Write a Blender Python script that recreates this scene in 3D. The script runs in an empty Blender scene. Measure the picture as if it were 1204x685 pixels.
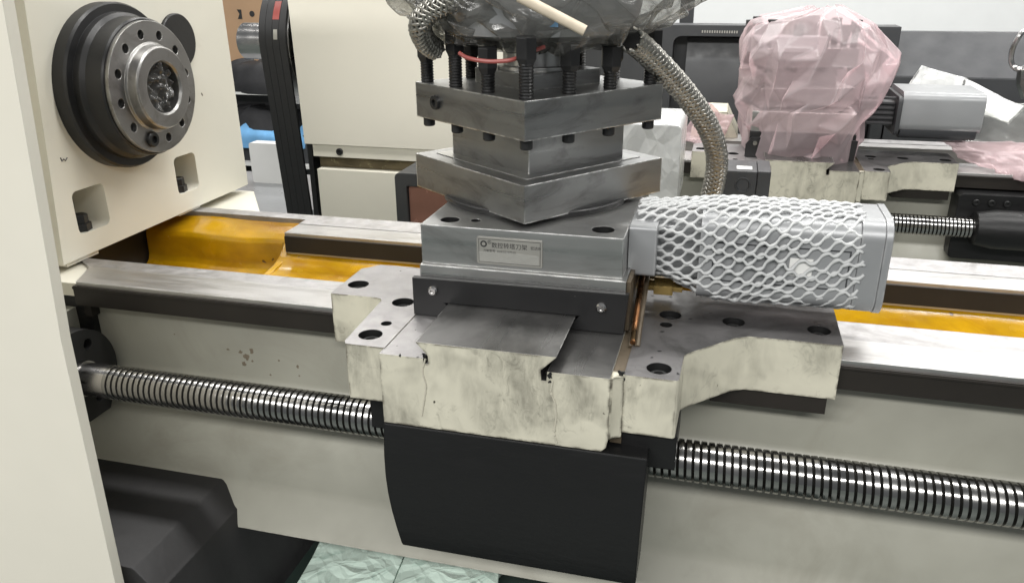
import bpy, bmesh, math, random
from mathutils import Vector, Matrix, noise
from mathutils.geometry import tessellate_polygon
random.seed(7)

# ---------------------------------------------------------------- camera, world, lights, exposure
U = 0.38            # metres per measuring unit (camera height above the saddle top)
ZC = 0.95           # height of the machined saddle top above the floor, metres
SC = bpy.context.scene
COL = SC.collection
F_PX, YAW, PIT, ROL = 941.9, 0.25952915, -0.38087012, 0.00735995
CX, CY = 602.0, 342.0

def cam_axes():
    cy, sy = math.cos(YAW), math.sin(YAW)
    f = Vector((-sy*math.cos(PIT), cy*math.cos(PIT), math.sin(PIT)))
    r = Vector((cy, sy, 0)); d = f.cross(r)
    c, s = math.cos(ROL), math.sin(ROL)
    return c*r + s*d, -s*r + c*d, f
R_, D_, F_ = cam_axes()
CAM = Vector((0, 0, 1.0))
cam = bpy.data.cameras.new('camera'); cam_o = bpy.data.objects.new('camera', cam); COL.objects.link(cam_o)
cam.sensor_width = 36; cam.sensor_fit = 'HORIZONTAL'; cam.lens = F_PX/1204*36
cam.clip_start = 0.02; cam.clip_end = 100
mw = Matrix((R_, -D_, -F_)).transposed().to_4x4()
mw.translation = CAM*U + Vector((0, 0, ZC))
cam_o.matrix_world = mw
SC.camera = cam_o

w = bpy.data.worlds.new('World'); SC.world = w; w.use_nodes = True
bgn = w.node_tree.nodes['Background']
bgn.inputs[0].default_value = (0.93, 0.97, 1.0, 1); bgn.inputs[1].default_value = 0.20

def lamp(name, loc, rot, sx, sy, power, col=(1, 0.985, 0.955)):
    l = bpy.data.lights.new(name, 'AREA'); l.shape = 'RECTANGLE'; l.size = sx; l.size_y = sy
    l.energy = power; l.color = col
    o = bpy.data.objects.new(name, l); COL.objects.link(o); o.location = loc; o.rotation_euler = rot
    return o
# rows of ceiling tube lights in the workshop, after one added fill lamp
lamp('ceiling_and_fill_lamp', (-0.6, -2.2, 3.3), (math.radians(20), 0, 0), 6.0, 0.5, 235)  # tilted fill added behind the camera to brighten front faces and tray
lamp('ceiling_and_fill_lamp', (0.0, 1.3, 3.6), (0, 0, 0), 5.0, 0.30, 140)
lamp('ceiling_and_fill_lamp', (0.3, 3.4, 3.6), (0, 0, 0), 6.0, 0.40, 145)
lamp('ceiling_and_fill_lamp', (0.3, 5.4, 3.6), (0, 0, 0), 7.0, 0.40, 120)
SC.view_settings.view_transform = 'Standard'; SC.view_settings.look = 'None'
SC.view_settings.exposure = 0.0; SC.view_settings.gamma = 1.0
SC.view_settings.use_curve_mapping = False

# ---------------------------------------------------------------- measuring helpers (measuring units)
def ray(x, y):
    return R_*((x-CX)/F_PX) + D_*((y-CY)/F_PX) + F_
def A(x, y, X=None, Y=None, Z=None):
    d = ray(x, y)
    if X is not None: t = X/d.x
    elif Y is not None: t = Y/d.y
    else: t = (Z-1.0)/d.z
    return CAM + d*t

TS, TO = 1.0, Vector((0, 0, 0))        # current placement: scale, offset
def setT(s=1.0, o=(0, 0, 0)):
    global TS, TO
    TS = s; TO = Vector(o)
def W(p):
    q = (Vector(p)*TS + TO)*U; q.z += ZC
    return q

# ---------------------------------------------------------------- mesh helpers
def rrect(x0, x1, y0, y1, r, n=4):
    pts = []
    for cx, cy, a0 in ((x1-r, y1-r, 0), (x0+r, y1-r, 90), (x0+r, y0+r, 180), (x1-r, y0+r, 270)):
        for i in range(n+1):
            a = math.radians(a0 + 90*i/n); pts.append((cx+r*math.cos(a), cy+r*math.sin(a)))
    return pts
def circ(cx, cy, r, n=20):
    return [(cx+r*math.cos(2*math.pi*i/n), cy+r*math.sin(2*math.pi*i/n)) for i in range(n)]

class B:
    def __init__(s): s.v = []; s.f = []; s.m = []
    def add(s, vs, fs, m=0):
        o = len(s.v); s.v += [Vector(v) for v in vs]
        for f in fs: s.f.append(tuple(o+i for i in f)); s.m.append(m)
        return s
    def box(s, x0, x1, y0, y1, z0, z1, m=0):
        vs = [(x, y, z) for z in (z0, z1) for y in (y0, y1) for x in (x0, x1)]
        return s.add(vs, [(0, 2, 3, 1), (4, 5, 7, 6), (0, 1, 5, 4), (2, 6, 7, 3), (0, 4, 6, 2), (1, 3, 7, 5)], m)
    def prism(s, poly, ax, a0, a1, holes=(), m=0, mtop=None):
        """poly in the two remaining axes; ax 'x','y','z'; holes = (polygon, depth) sunk from the a1 end"""
        if mtop is None: mtop = m
        def P(q, a):
            return {'x': (a, q[0], q[1]), 'y': (q[0], a, q[1]), 'z': (q[0], q[1], a)}[ax]
        n = len(poly)
        loops = [poly] + [h[0] for h in holes]
        flat = [q for l in loops for q in l]
        tris = tessellate_polygon([[Vector((q[0], q[1], 0)) for q in l] for l in loops])
        base = [P(q, a1) for q in flat]
        s.add(base, [tuple(t) for t in tris], mtop)
        s.add([P(q, a0) for q in poly], [tuple(range(n))], m)
        vs = [P(q, a0) for q in poly] + [P(q, a1) for q in poly]
        s.add(vs, [(i, (i+1) % n, n+(i+1) % n, n+i) for i in range(n)], m)
        sg = 1 if a1 > a0 else -1
        for hp, dep in holes:
            k = len(hp)
            vs = [P(q, a1) for q in hp] + [P(q, a1-sg*dep) for q in hp]
            s.add(vs, [(i, (i+1) % k, k+(i+1) % k, k+i) for i in range(k)] + [tuple(range(k, 2*k))], m if len(s.m) else 0)
        return s
    def lathe(s, o, d, prof, n=24, m=0):
        """prof: list of (t along d, radius)"""
        o = Vector(o); d = Vector(d).normalized()
        u = d.orthogonal().normalized(); w_ = d.cross(u)
        vs = []; fs = []
        for t, r in prof:
            for i in range(n):
                a = 2*math.pi*i/n
                vs.append(o + d*t + (u*math.cos(a)+w_*math.sin(a))*max(r, 1e-5))
        for k in range(len(prof)-1):
            for i in range(n):
                j = (i+1) % n
                fs.append((k*n+i, k*n+j, (k+1)*n+j, (k+1)*n+i))
        fs.append(tuple(range(n))); fs.append(tuple(range((len(prof)-1)*n, len(prof)*n)))
        return s.add(vs, fs, m)
    def cyl(s, a, b, r, n=16, m=0, r2=None):
        a = Vector(a); b = Vector(b)
        return s.lathe(a, b-a, [(0, r), ((b-a).length, r if r2 is None else r2)], n, m)
    def tube(s, pts, r, n=8, m=0, cap=True):
        pts = [Vector(p) for p in pts]; N = len(pts); vs = []; fs = []
        t0 = (pts[1]-pts[0]).normalized(); u = t0.orthogonal().normalized()
        for i, p in enumerate(pts):
            t = (pts[min(i+1, N-1)]-pts[max(i-1, 0)])
            t = t.normalized() if t.length > 1e-9 else t0
            u = (u - t*u.dot(t)).normalized(); w_ = t.cross(u)
            rr = r[i] if isinstance(r, (list, tuple)) else r
            for k in range(n):
                a = 2*math.pi*k/n; vs.append(p+(u*math.cos(a)+w_*math.sin(a))*rr)
        for i in range(N-1):
            for k in range(n):
                j = (k+1) % n
                fs.append((i*n+k, i*n+j, (i+1)*n+j, (i+1)*n+k))
        if cap: fs.append(tuple(range(n))); fs.append(tuple(range((N-1)*n, N*n)))
        return s.add(vs, fs, m)
    def grid(s, fn, nu, nv, m=0, thick=None, closeu=False):
        vs = [fn(i/(nu-1 if not closeu else nu), j/(nv-1)) for j in range(nv) for i in range(nu)]
        fs = []
        for j in range(nv-1):
            for i in range(nu if closeu else nu-1):
                k = (i+1) % nu
                fs.append((j*nu+i, j*nu+k, (j+1)*nu+k, (j+1)*nu+i))
        return s.add(vs, fs, m)
    def build(s, name, mats, parent=None, matfn=None, flat=False, sharp=32, recalc=True):
        me = bpy.data.meshes.new(name)
        wv = [W(v) for v in s.v]
        lo = Vector([min(v[i] for v in wv) for i in range(3)]); hi = Vector([max(v[i] for v in wv) for i in range(3)])
        org = Vector(((lo.x+hi.x)/2, (lo.y+hi.y)/2, lo.z))
        me.from_pydata([v-org for v in wv], [], s.f)
        if not isinstance(mats, (list, tuple)): mats = [mats]
        for m in mats: me.materials.append(m)
        me.polygons.foreach_set('material_index', [min(i, len(mats)-1) for i in s.m])
        bm = bmesh.new(); bm.from_mesh(me)
        bmesh.ops.remove_doubles(bm, verts=bm.verts, dist=1e-6)
        if recalc: bmesh.ops.recalc_face_normals(bm, faces=bm.faces)
        if matfn:
            for f in bm.faces:
                c = f.calc_center_median()+org; c.z -= ZC; c = (c/U - TO)/TS
                f.material_index = matfn(f.normal, c)
        bm.to_mesh(me); bm.free()
        if not flat:
            me.polygons.foreach_set('use_smooth', [True]*len(me.polygons))
            me.set_sharp_from_angle(angle=math.radians(sharp))
        o = bpy.data.objects.new(name, me); COL.objects.link(o)
        place(o, org, parent)
        return o

WORLDLOC = {}
def place(o, loc, parent):
    WORLDLOC[o.name] = Vector(loc)
    if parent: o.parent = parent; o.location = Vector(loc)-WORLDLOC[parent.name]
    else: o.location = loc
def tag(o, label, cat, group=None, kind=None):
    o['label'] = label; o['category'] = cat
    if group: o['group'] = group
    if kind: o['kind'] = kind
    return o
def thing(name, label, cat, base, group=None):
    o = bpy.data.objects.new(name, None); COL.objects.link(o); o.empty_display_size = 0.05
    place(o, W(base), None)
    return tag(o, label, cat, group)
def crumple(o, jit, seed, crease=0.55, lv=2):
    """turn a coarse closed grid into creased film: jitter, triangulate at random, semi-sharp subdivision"""
    me = o.data; rn = random.Random(seed)
    bm = bmesh.new(); bm.from_mesh(me)
    bd = {v for e in bm.edges if e.is_boundary for v in e.verts}
    for v in bm.verts:
        k = 0.4 if v in bd else 1.0
        v.co += Vector((rn.uniform(-1, 1), rn.uniform(-1, 1), rn.uniform(-1, 1)))*jit*k
    bmesh.ops.triangulate(bm, faces=bm.faces, quad_method='ALTERNATE')
    bm.to_mesh(me); bm.free()
    for e in me.edges: e.use_edge_sharp = False
    at = me.attributes.new('crease_edge', 'FLOAT', 'EDGE')
    for i in range(len(me.edges)): at.data[i].value = max(0, min(1, crease+rn.uniform(-0.35, 0.3)))
    md = o.modifiers.new('folds', 'SUBSURF'); md.levels = lv; md.render_levels = lv
    return o
def struct(o):
    o['kind'] = 'structure'; return o
def catmull(pts, n=10):
    P = [Vector(p) for p in pts]; P = [2*P[0]-P[1]] + P + [2*P[-1]-P[-2]]; out = []
    for i in range(1, len(P)-2):
        for k in range(n):
            t = k/n; a, b, c, d = P[i-1:i+3]
            out.append(0.5*((2*b)+(c-a)*t+(2*a-5*b+4*c-d)*t*t+(-a+3*b-3*c+d)*t**3))
    out.append(P[-2]); return out

# ---------------------------------------------------------------- materials
def mat(name, col, rough=0.5, metal=0.0, var=0.12, vscale=9, smudge=None, sm_scale=6, sm_lo=0.55, sm_hi=0.7, sm_dist=1.5,
        sm_stretch=(1, 1, 1), rvar=0.12, rscale=20, bump=0.1, bscale=120, bstretch=(1, 1, 1), edge=None, edge_amt=0.6, bevel=0.0012,
        spots=None, sp_scale=60, sp_thr=0.72, coat=0.0, spec=0.5, trans=None, wear=None, gate=None, crease=None):
    m = bpy.data.materials.new(name); m.use_nodes = True
    nt = m.node_tree; N = nt.nodes; L = nt.links
    b = N['Principled BSDF']; out = N['Material Output']
    tc = N.new('ShaderNodeTexCoord')
    def nz(scale, detail=4, stretch=(1, 1, 1), dist=0.0, rough_=0.55):
        mp = N.new('ShaderNodeMapping'); mp.inputs['Scale'].default_value = stretch
        L.new(tc.outputs['Object'], mp.inputs[0])
        t = N.new('ShaderNodeTexNoise'); t.inputs['Scale'].default_value = scale; t.inputs['Detail'].default_value = detail
        t.inputs['Distortion'].default_value = dist; t.inputs['Roughness'].default_value = rough_
        L.new(mp.outputs[0], t.inputs['Vector']); return t.outputs['Fac']
    def ramp(src, lo, hi, v0=0.0, v1=1.0):
        r = N.new('ShaderNodeMapRange'); r.inputs[1].default_value = lo; r.inputs[2].default_value = hi
        r.inputs[3].default_value = v0; r.inputs[4].default_value = v1; r.clamp = True
        L.new(src, r.inputs[0]); return r.outputs[0]
    def mixc(fac, a, c):
        x = N.new('ShaderNodeMix'); x.data_type = 'RGBA'
        if fac is None: x.inputs[0].default_value = 1
        else: L.new(fac, x.inputs[0])
        if hasattr(a, 'links'): L.new(a, x.inputs[6])
        else: x.inputs[6].default_value = (*a, 1)
        if hasattr(c, 'links'): L.new(c, x.inputs[7])
        else: x.inputs[7].default_value = (*c, 1)
        return x.outputs[2]
    lo = tuple(max(0, c*(1-var)) for c in col); hi = tuple(min(1, c*(1+var*0.6)) for c in col)
    c = mixc(ramp(nz(vscale, 5), 0.3, 0.7), lo, hi)
    if smudge:
        f1 = ramp(nz(sm_scale, 6, sm_stretch, sm_dist, 0.65), sm_lo, sm_hi)
        if gate:
            g1 = N.new('ShaderNodeMath'); g1.operation = 'MULTIPLY'
            L.new(f1, g1.inputs[0]); L.new(ramp(nz(gate[0], 3, (1, 1, 1), 0.6), gate[1], gate[2]), g1.inputs[1]); f1 = g1.outputs[0]
        c = mixc(f1, c, smudge)
        if gate and len(gate) > 3:
            g2 = N.new('ShaderNodeMath'); g2.operation = 'MULTIPLY'
            L.new(ramp(nz(gate[3], 5, (1, 1, 0.8), 1.2, 0.75), 0.52, 0.78), g2.inputs[0]); L.new(ramp(nz(gate[0]*1.3, 3, (1.1, 1, 0.9), 0.8), gate[1], gate[2]), g2.inputs[1])
            c = mixc(g2.outputs[0], c, tuple(q*0.62 for q in smudge))
    if spots:
        c = mixc(ramp(nz(sp_scale, 2), sp_thr, sp_thr+0.03), c, spots)
    L.new(ramp(nz(rscale, 4, bstretch), 0.3, 0.7, max(0.02, rough-rvar), min(1, rough+rvar)), b.inputs['Roughness'])
    b.inputs['Metallic'].default_value = metal
    b.inputs['Specular IOR Level'].default_value = spec
    b.inputs['Coat Weight'].default_value = coat; b.inputs['Coat Roughness'].default_value = 0.15
    nrm = None
    if bevel:
        bv = N.new('ShaderNodeBevel'); bv.samples = 4; bv.inputs['Radius'].default_value = bevel
        nrm = bv.outputs[0]
        if edge:
            g = N.new('ShaderNodeNewGeometry')
            bw = N.new('ShaderNodeBevel'); bw.samples = 6; bw.inputs['Radius'].default_value = wear or bevel*2.0
            dp = N.new('ShaderNodeVectorMath'); dp.operation = 'DOT_PRODUCT'
            L.new(bw.outputs[0], dp.inputs[0]); L.new(g.outputs['Normal'], dp.inputs[1])
            em = ramp(dp.outputs['Value'], 0.995, 0.93)
            mu = N.new('ShaderNodeMath'); mu.operation = 'MULTIPLY'
            L.new(em, mu.inputs[0]); L.new(ramp(nz(55, 4), 0.42, 0.58, 0.0, edge_amt), mu.inputs[1])
            c = mixc(mu.outputs[0], c, edge)
    L.new(c, b.inputs['Base Color'])
    cmask = None
    if crease:      # (scale, stretch, bump strength): folds of a crumpled film
        hs_ = None
        for sc_, wt in ((crease[0], 1.0), (crease[0]*2.3, 0.5)):
            mp = N.new('ShaderNodeMapping'); mp.inputs['Scale'].default_value = crease[1]
            L.new(tc.outputs['Object'], mp.inputs[0])
            nn = N.new('ShaderNodeTexNoise'); nn.inputs['Scale'].default_value = sc_*0.6; nn.inputs['Detail'].default_value = 2
            L.new(mp.outputs[0], nn.inputs['Vector'])
            ad = N.new('ShaderNodeVectorMath'); ad.operation = 'MULTIPLY_ADD'; ad.inputs[1].default_value = (1.1/sc_,)*3
            L.new(nn.outputs['Color'], ad.inputs[0]); L.new(mp.outputs[0], ad.inputs[2])
            vo = N.new('ShaderNodeTexVoronoi'); vo.feature = 'DISTANCE_TO_EDGE'; vo.inputs['Scale'].default_value = sc_
            L.new(ad.outputs[0], vo.inputs['Vector'])
            e_ = ramp(vo.outputs['Distance'], 0.0, 0.30, wt, 0.0)
            th = ramp(vo.outputs['Distance'], 0.0, 0.05, wt, 0.0)
            if hs_ is None: hs_, cmask = e_, th
            else:
                a1 = N.new('ShaderNodeMath'); a1.operation = 'ADD'; L.new(hs_, a1.inputs[0]); L.new(e_, a1.inputs[1]); hs_ = a1.outputs[0]
                a2 = N.new('ShaderNodeMath'); a2.operation = 'MAXIMUM'; L.new(cmask, a2.inputs[0]); L.new(th, a2.inputs[1]); cmask = a2.outputs[0]
        bp = N.new('ShaderNodeBump'); bp.inputs['Strength'].default_value = crease[2]; bp.inputs['Distance'].default_value = 0.006
        L.new(hs_, bp.inputs['Height'])
        if nrm: L.new(nrm, bp.inputs['Normal'])
        nrm = bp.outputs[0]
    if bump:
        bp = N.new('ShaderNodeBump'); bp.inputs['Strength'].default_value = bump; bp.inputs['Distance'].default_value = 0.0012
        L.new(nz(bscale, 4, bstretch), bp.inputs['Height'])
        if nrm: L.new(nrm, bp.inputs['Normal'])
        nrm = bp.outputs[0]
    if nrm: L.new(nrm, b.inputs['Normal'])
    if trans:   # thin film: part transparent, part translucent
        tr = N.new('ShaderNodeBsdfTransparent'); tl = N.new('ShaderNodeBsdfTranslucent'); tl.inputs[0].default_value = (*col, 1)
        tr.inputs[0].default_value = (*trans[2], 1)
        m1 = N.new('ShaderNodeMixShader'); m1.inputs[0].default_value = trans[1]
        L.new(b.outputs[0], m1.inputs[1]); L.new(tl.outputs[0], m1.inputs[2])
        m2 = N.new('ShaderNodeMixShader')
        lw = N.new('ShaderNodeLayerWeight'); lw.inputs[0].default_value = 0.35
        fac = ramp(lw.outputs['Facing'], 0.2, 0.95, trans[0], trans[0]*0.35)
        if cmask:
            inv = ramp(cmask, 0.0, 1.0, 1.0, 0.45); ml = N.new('ShaderNodeMath'); ml.operation = 'MULTIPLY'
            L.new(fac, ml.inputs[0]); L.new(inv, ml.inputs[1]); fac = ml.outputs[0]
        L.new(fac, m2.inputs[0])
        L.new(m1.outputs[0], m2.inputs[1]); L.new(tr.outputs[0], m2.inputs[2])
        L.new(m2.outputs[0], out.inputs[0])
    return m

M = {}
M['cream'] = mat('cream_paint', (0.71, 0.685, 0.59), 0.45, var=0.05, vscale=4, smudge=(0.50, 0.47, 0.38), sm_scale=3, sm_lo=0.62, sm_hi=0.85, bump=0.06, bscale=60, edge=(0.80, 0.78, 0.70), edge_amt=0.4, spots=(0.12, 0.10, 0.07), sp_scale=38, sp_thr=0.76)
M['panel'] = mat('cream_panel_paint', (0.72, 0.69, 0.60), 0.42, var=0.03, vscale=2.5, bump=0.03, bscale=90, edge=(0.8, 0.78, 0.7), edge_amt=0.3)
M['bedpaint'] = mat('bed_paint', (0.34, 0.335, 0.285), 0.42, var=0.14, vscale=5, smudge=(0.27, 0.26, 0.215), sm_scale=5, sm_lo=0.5, sm_hi=0.8, bump=0.12, bscale=25, spots=(0.13, 0.11, 0.08), sp_scale=26, sp_thr=0.83, edge=(0.62, 0.61, 0.55), edge_amt=0.5)
M['saddle'] = mat('saddle_paint', (0.61, 0.585, 0.475), 0.55, var=0.10, vscale=14, smudge=(0.21, 0.20, 0.16), sm_scale=30, sm_lo=0.28, sm_hi=0.72, sm_dist=0.35, sm_stretch=(1.6, 1, 0.5), gate=(10, 0.44, 0.62, 60), bump=0.35, bscale=60, edge=(0.07, 0.06, 0.045), edge_amt=0.9, wear=0.005, spots=(0.05, 0.045, 0.03), sp_scale=75, sp_thr=0.74)
M['crack'] = mat('crack_line', (0.50, 0.475, 0.39), 0.6, bevel=0, bump=0)  # crack lines in the paint, close to the paint colour
M['chip'] = mat('bare_chip', (0.20, 0.165, 0.12), 0.6, var=0.4, vscale=120, bevel=0)
M['wrap'] = mat('white_wrap', (0.62, 0.63, 0.62), 0.3, var=0.10, vscale=9, bump=0.1, bscale=30, bevel=0.004, coat=0.3, crease=(10, (1, 1, 0.6), 0.6))
M['steel'] = mat('ground_steel', (0.47, 0.47, 0.46), 0.34, 1.0, var=0.10, vscale=12, rvar=0.10, rscale=30, bump=0.05, bscale=160, bstretch=(0.06, 0.06, 1.6), smudge=(0.30, 0.30, 0.29), sm_scale=10, sm_lo=0.56, sm_hi=0.75, edge=(0.85, 0.85, 0.84), edge_amt=0.9, bevel=0.0016)
M['nose'] = mat('nose_steel', (0.30, 0.295, 0.285), 0.40, 1.0, var=0.12, vscale=14, rvar=0.08, bump=0.05, bscale=140, smudge=(0.2, 0.19, 0.18), sm_scale=14, sm_lo=0.5, sm_hi=0.7, edge=(0.6, 0.6, 0.58), edge_amt=0.7, bevel=0.0016)
M['steel_h'] = mat('brushed_steel', (0.36, 0.36, 0.355), 0.36, 1.0, var=0.12, vscale=9, rvar=0.12, rscale=26, bump=0.05, bscale=130, bstretch=(0.05, 0.05, 2.0), smudge=(0.20, 0.195, 0.19), sm_scale=12, sm_lo=0.48, sm_hi=0.70, sm_stretch=(0.5, 0.5, 2), edge=(0.85, 0.85, 0.84), edge_amt=0.95, bevel=0.0018)
M['steel_b'] = mat('bright_brushed_steel', (0.50, 0.50, 0.49), 0.36, 1.0, var=0.12, vscale=9, rvar=0.12, rscale=26, bump=0.05, bscale=130, bstretch=(0.05, 0.05, 2.0), smudge=(0.32, 0.31, 0.30), sm_scale=8, sm_lo=0.52, sm_hi=0.72, sm_stretch=(0.5, 0.5, 2), edge=(0.85, 0.85, 0.84), edge_amt=0.95, bevel=0.0018)
M['rail'] = mat('ground_rail', (0.54, 0.53, 0.52), 0.42, 1.0, var=0.08, vscale=10, rvar=0.10, rscale=50, bump=0.06, bscale=90, bstretch=(0.2, 3, 3), smudge=(0.42, 0.41, 0.40), sm_scale=14, sm_lo=0.58, sm_hi=0.72, sm_stretch=(0.35, 1.5, 1), spots=(0.16, 0.14, 0.12), sp_scale=45, sp_thr=0.75, edge=(0.8, 0.8, 0.78), bevel=0.0010)
M['rail2'] = mat('rail_dim_half', (0.47, 0.46, 0.46), 0.5, 1.0, var=0.16, vscale=60, rvar=0.12, rscale=70, bump=0.25, bscale=110, smudge=(0.30, 0.29, 0.28), sm_scale=9, sm_lo=0.56, sm_hi=0.75, bevel=0.0010)  # same rail steel, greyer: the dimmer reflection of this half put into colour
M['scraped'] = mat('scraped_top', (0.35, 0.34, 0.34), 0.50, 0.85, var=0.12, vscale=40, rvar=0.1, rscale=60, bump=0.2, bscale=140, smudge=(0.22, 0.21, 0.20), sm_scale=7, sm_lo=0.55, sm_hi=0.75, spots=(0.05, 0.05, 0.045), sp_scale=90, sp_thr=0.73, bevel=0.0008)
M['oily_dim'] = mat('oily_dim_top', (0.17, 0.165, 0.165), 0.40, 0.7, var=0.2, vscale=16, rvar=0.14, rscale=12, bump=0.12, bscale=120, smudge=(0.07, 0.068, 0.065), sm_scale=9, sm_lo=0.45, sm_hi=0.65, spots=(0.02, 0.02, 0.02), sp_scale=80, sp_thr=0.70, bevel=0.0008)  # oily right wing; its duller reflection is also put into this darker colour
M['dovetail'] = mat('dovetail_way', (0.13, 0.128, 0.125), 0.34, 0.75, var=0.25, vscale=10, rvar=0.10, rscale=14, bump=0.06, bscale=120, bstretch=(2, .1, 1), smudge=(0.05, 0.05, 0.048), sm_scale=5, sm_lo=0.45, sm_hi=0.7, edge=(0.5, 0.5, 0.48), edge_amt=0.8, bevel=0.0008)
M['darksteel'] = mat('dark_steel', (0.022, 0.019, 0.016), 0.40, 0.0, var=0.2, vscale=12, bump=0.08, bscale=60, bstretch=(.1, 1, 1), spots=(0.2, 0.18, 0.16), sp_scale=70, sp_thr=0.77, bevel=0.0008, spec=0.3)
M['black'] = mat('black_oxide', (0.012, 0.012, 0.0125), 0.42, 0.0, var=0.2, vscale=20, bump=0.12, bscale=120, bevel=0.001, spec=0.45)
M['blackpaint'] = mat('black_sheet_paint', (0.0085, 0.0085, 0.0088), 0.42, 0.0, var=0.12, vscale=4, rvar=0.06, bump=0.8, bscale=24, bstretch=(1, 1, 3.0), bevel=0.003, spec=0.35, spots=(0.12, 0.12, 0.12), sp_scale=40, sp_thr=0.80)
M['blackplate'] = mat('black_wiper_plate', (0.013, 0.013, 0.0135), 0.36, 0.0, var=0.2, vscale=10, bump=0.04, bscale=80, bevel=0.001, spec=0.5, spots=(0.2, 0.2, 0.19), sp_scale=85, sp_thr=0.78)
M['socket'] = mat('socket_bolt_steel', (0.05, 0.05, 0.05), 0.34, 0.5, var=0.3, vscale=60, bump=0.05, bevel=0)
M['hole'] = mat('bolt_black_hole_shade', (0.012, 0.012, 0.012), 0.35, 0.0, var=0.1, bump=0, bevel=0.0006)  # black bolts; also stands for the shade inside counterbores
M['chrome'] = mat('polished_screw', (0.52, 0.51, 0.50), 0.22, 1.0, var=0.1, vscale=14, rvar=0.08, bump=0.02, bscale=150, bevel=0)
M['thread'] = mat('oiled_thread', (0.36, 0.355, 0.345), 0.20, 1.0, var=0.15, vscale=10, rvar=0.08, bump=0, bevel=0)
M['groove'] = mat('greasy_groove', (0.045, 0.044, 0.040), 0.32, 0.6, var=0.3, vscale=30, bump=0, bevel=0)
M['yellow'] = mat('yellow_primer', (0.50, 0.275, 0.003), 0.22, var=0.30, vscale=14, smudge=(0.30, 0.13, 0.003), sm_scale=7, sm_lo=0.44, sm_hi=0.7, sm_stretch=(0.6, 1, 1), bump=1.0, bscale=34, spots=(0.10, 0.05, 0.01), sp_scale=40, sp_thr=0.71, rvar=0.10, bevel=0.004, coat=1.0)
M['motor'] = mat('motor_grey', (0.29, 0.297, 0.304), 0.38, 0.25, var=0.05, vscale=8, smudge=(0.25, 0.25, 0.25), sm_scale=9, sm_lo=0.60, sm_hi=0.8, bump=0.08, bscale=150, bevel=0.002, edge=(0.6, 0.6, 0.6), edge_amt=0.4)
M['foam'] = mat('white_foam_net', (0.52, 0.53, 0.53), 0.55, var=0.06, vscale=40, bump=0.3, bscale=180, bevel=0, smudge=(0.42, 0.43, 0.42), sm_scale=9, sm_lo=0.62, sm_hi=0.85)
M['white'] = mat('white_sheet', (0.70, 0.70, 0.68), 0.5, var=0.06, vscale=6, bump=0.1, bscale=30, bevel=0.001)
M['wall'] = mat('wall_white', (0.78, 0.79, 0.79), 0.6, var=0.02, bump=0.03, bevel=0)
M['guard'] = mat('guard_grey', (0.042, 0.044, 0.047), 0.45, var=0.06, vscale=4, bump=0.06, bscale=60, bevel=0.003)
M['guard2'] = mat('guard_grey_light', (0.038, 0.040, 0.044), 0.55, var=0.06, vscale=4, bump=0.06, bscale=60, bevel=0.003)
M['brass'] = mat('brass', (0.62, 0.45, 0.17), 0.3, 1.0, var=0.15, bump=0.05, bevel=0.0006)
M['copper'] = mat('copper_pipe', (0.50, 0.24, 0.11), 0.3, 1.0, var=0.2, smudge=(0.06, 0.04, 0.02), sm_scale=14, sm_lo=0.38, sm_hi=0.55, bump=0.05, bevel=0)
M['grease'] = mat('greasy_brown', (0.10, 0.078, 0.052), 0.38, 0.2, var=0.3, vscale=30, smudge=(0.05, 0.035, 0.02), sm_scale=25, bump=0.3, bscale=90, bevel=0.0006)
M['plate'] = mat('name_plate', (0.43, 0.42, 0.385), 0.40, 0.6, var=0.06, bump=0.03, bevel=0.0004)
M['ink'] = mat('plate_ink', (0.03, 0.03, 0.03), 0.5, var=0, bump=0, bevel=0)
M['film'] = mat('clear_film', (0.75, 0.76, 0.74), 0.12, var=0, bump=0.4, bscale=90, bevel=0, trans=(0.82, 0.05, (0.97, 0.97, 0.96)), coat=0.6)
M['greybag'] = mat('smoky_plastic_bag', (0.20, 0.195, 0.185), 0.14, var=0.3, vscale=14, bump=0.25, bscale=38, bevel=0, crease=(11, (1, 1, 1.2), 0.5), trans=(0.74, 0.25, (0.86, 0.86, 0.84)), rvar=0.05, coat=0.8, spec=1.0)
M['pink'] = mat('pink_plastic', (0.88, 0.74, 0.76), 0.24, var=0.06, vscale=7, bump=0.1, bscale=30, bevel=0, trans=(0.68, 0.40, (0.96, 0.87, 0.88)), coat=0.5)
M['braid'] = mat('braided_steel', (0.36, 0.35, 0.32), 0.38, 0.9, var=0.2, vscale=60, bump=0, bevel=0)
M['rubber'] = mat('rubber', (0.02, 0.02, 0.021), 0.5, var=0.15, bump=0.1, bevel=0.001)
M['cardboard'] = mat('cardboard', (0.42, 0.27, 0.16), 0.8, var=0.06, bump=0.1, bevel=0)
M['fabric'] = mat('black_fabric', (0.02, 0.02, 0.022), 0.6, var=0.3, vscale=12, bump=0.5, bscale=40, bevel=0)
M['blue'] = mat('blue_film', (0.18, 0.42, 0.72), 0.35, var=0.2, vscale=12, bump=0.4, bscale=40, bevel=0)
M['wood'] = mat('beige_stick', (0.62, 0.54, 0.42), 0.6, var=0.15, vscale=30, bump=0.1, bevel=0.0006)
M['red'] = mat('red_cable', (0.30, 0.07, 0.06), 0.35, var=0.2, bump=0, bevel=0)
M['mint'] = mat('mint_paint', (0.68, 0.83, 0.74), 0.28, var=0.10, vscale=10, smudge=(0.40, 0.56, 0.48), sm_scale=11, sm_lo=0.55, sm_hi=0.68, bump=0.2, bscale=18, spots=(0.12, 0.14, 0.12), sp_scale=55, sp_thr=0.76, bevel=0.002, crease=(13, (1, 1, 1), 0.7))
M['darkgreen'] = mat('dark_green_tray', (0.022, 0.035, 0.030), 0.45, var=0.2, vscale=8, bump=0.15, bscale=30, bevel=0.002)
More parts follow.
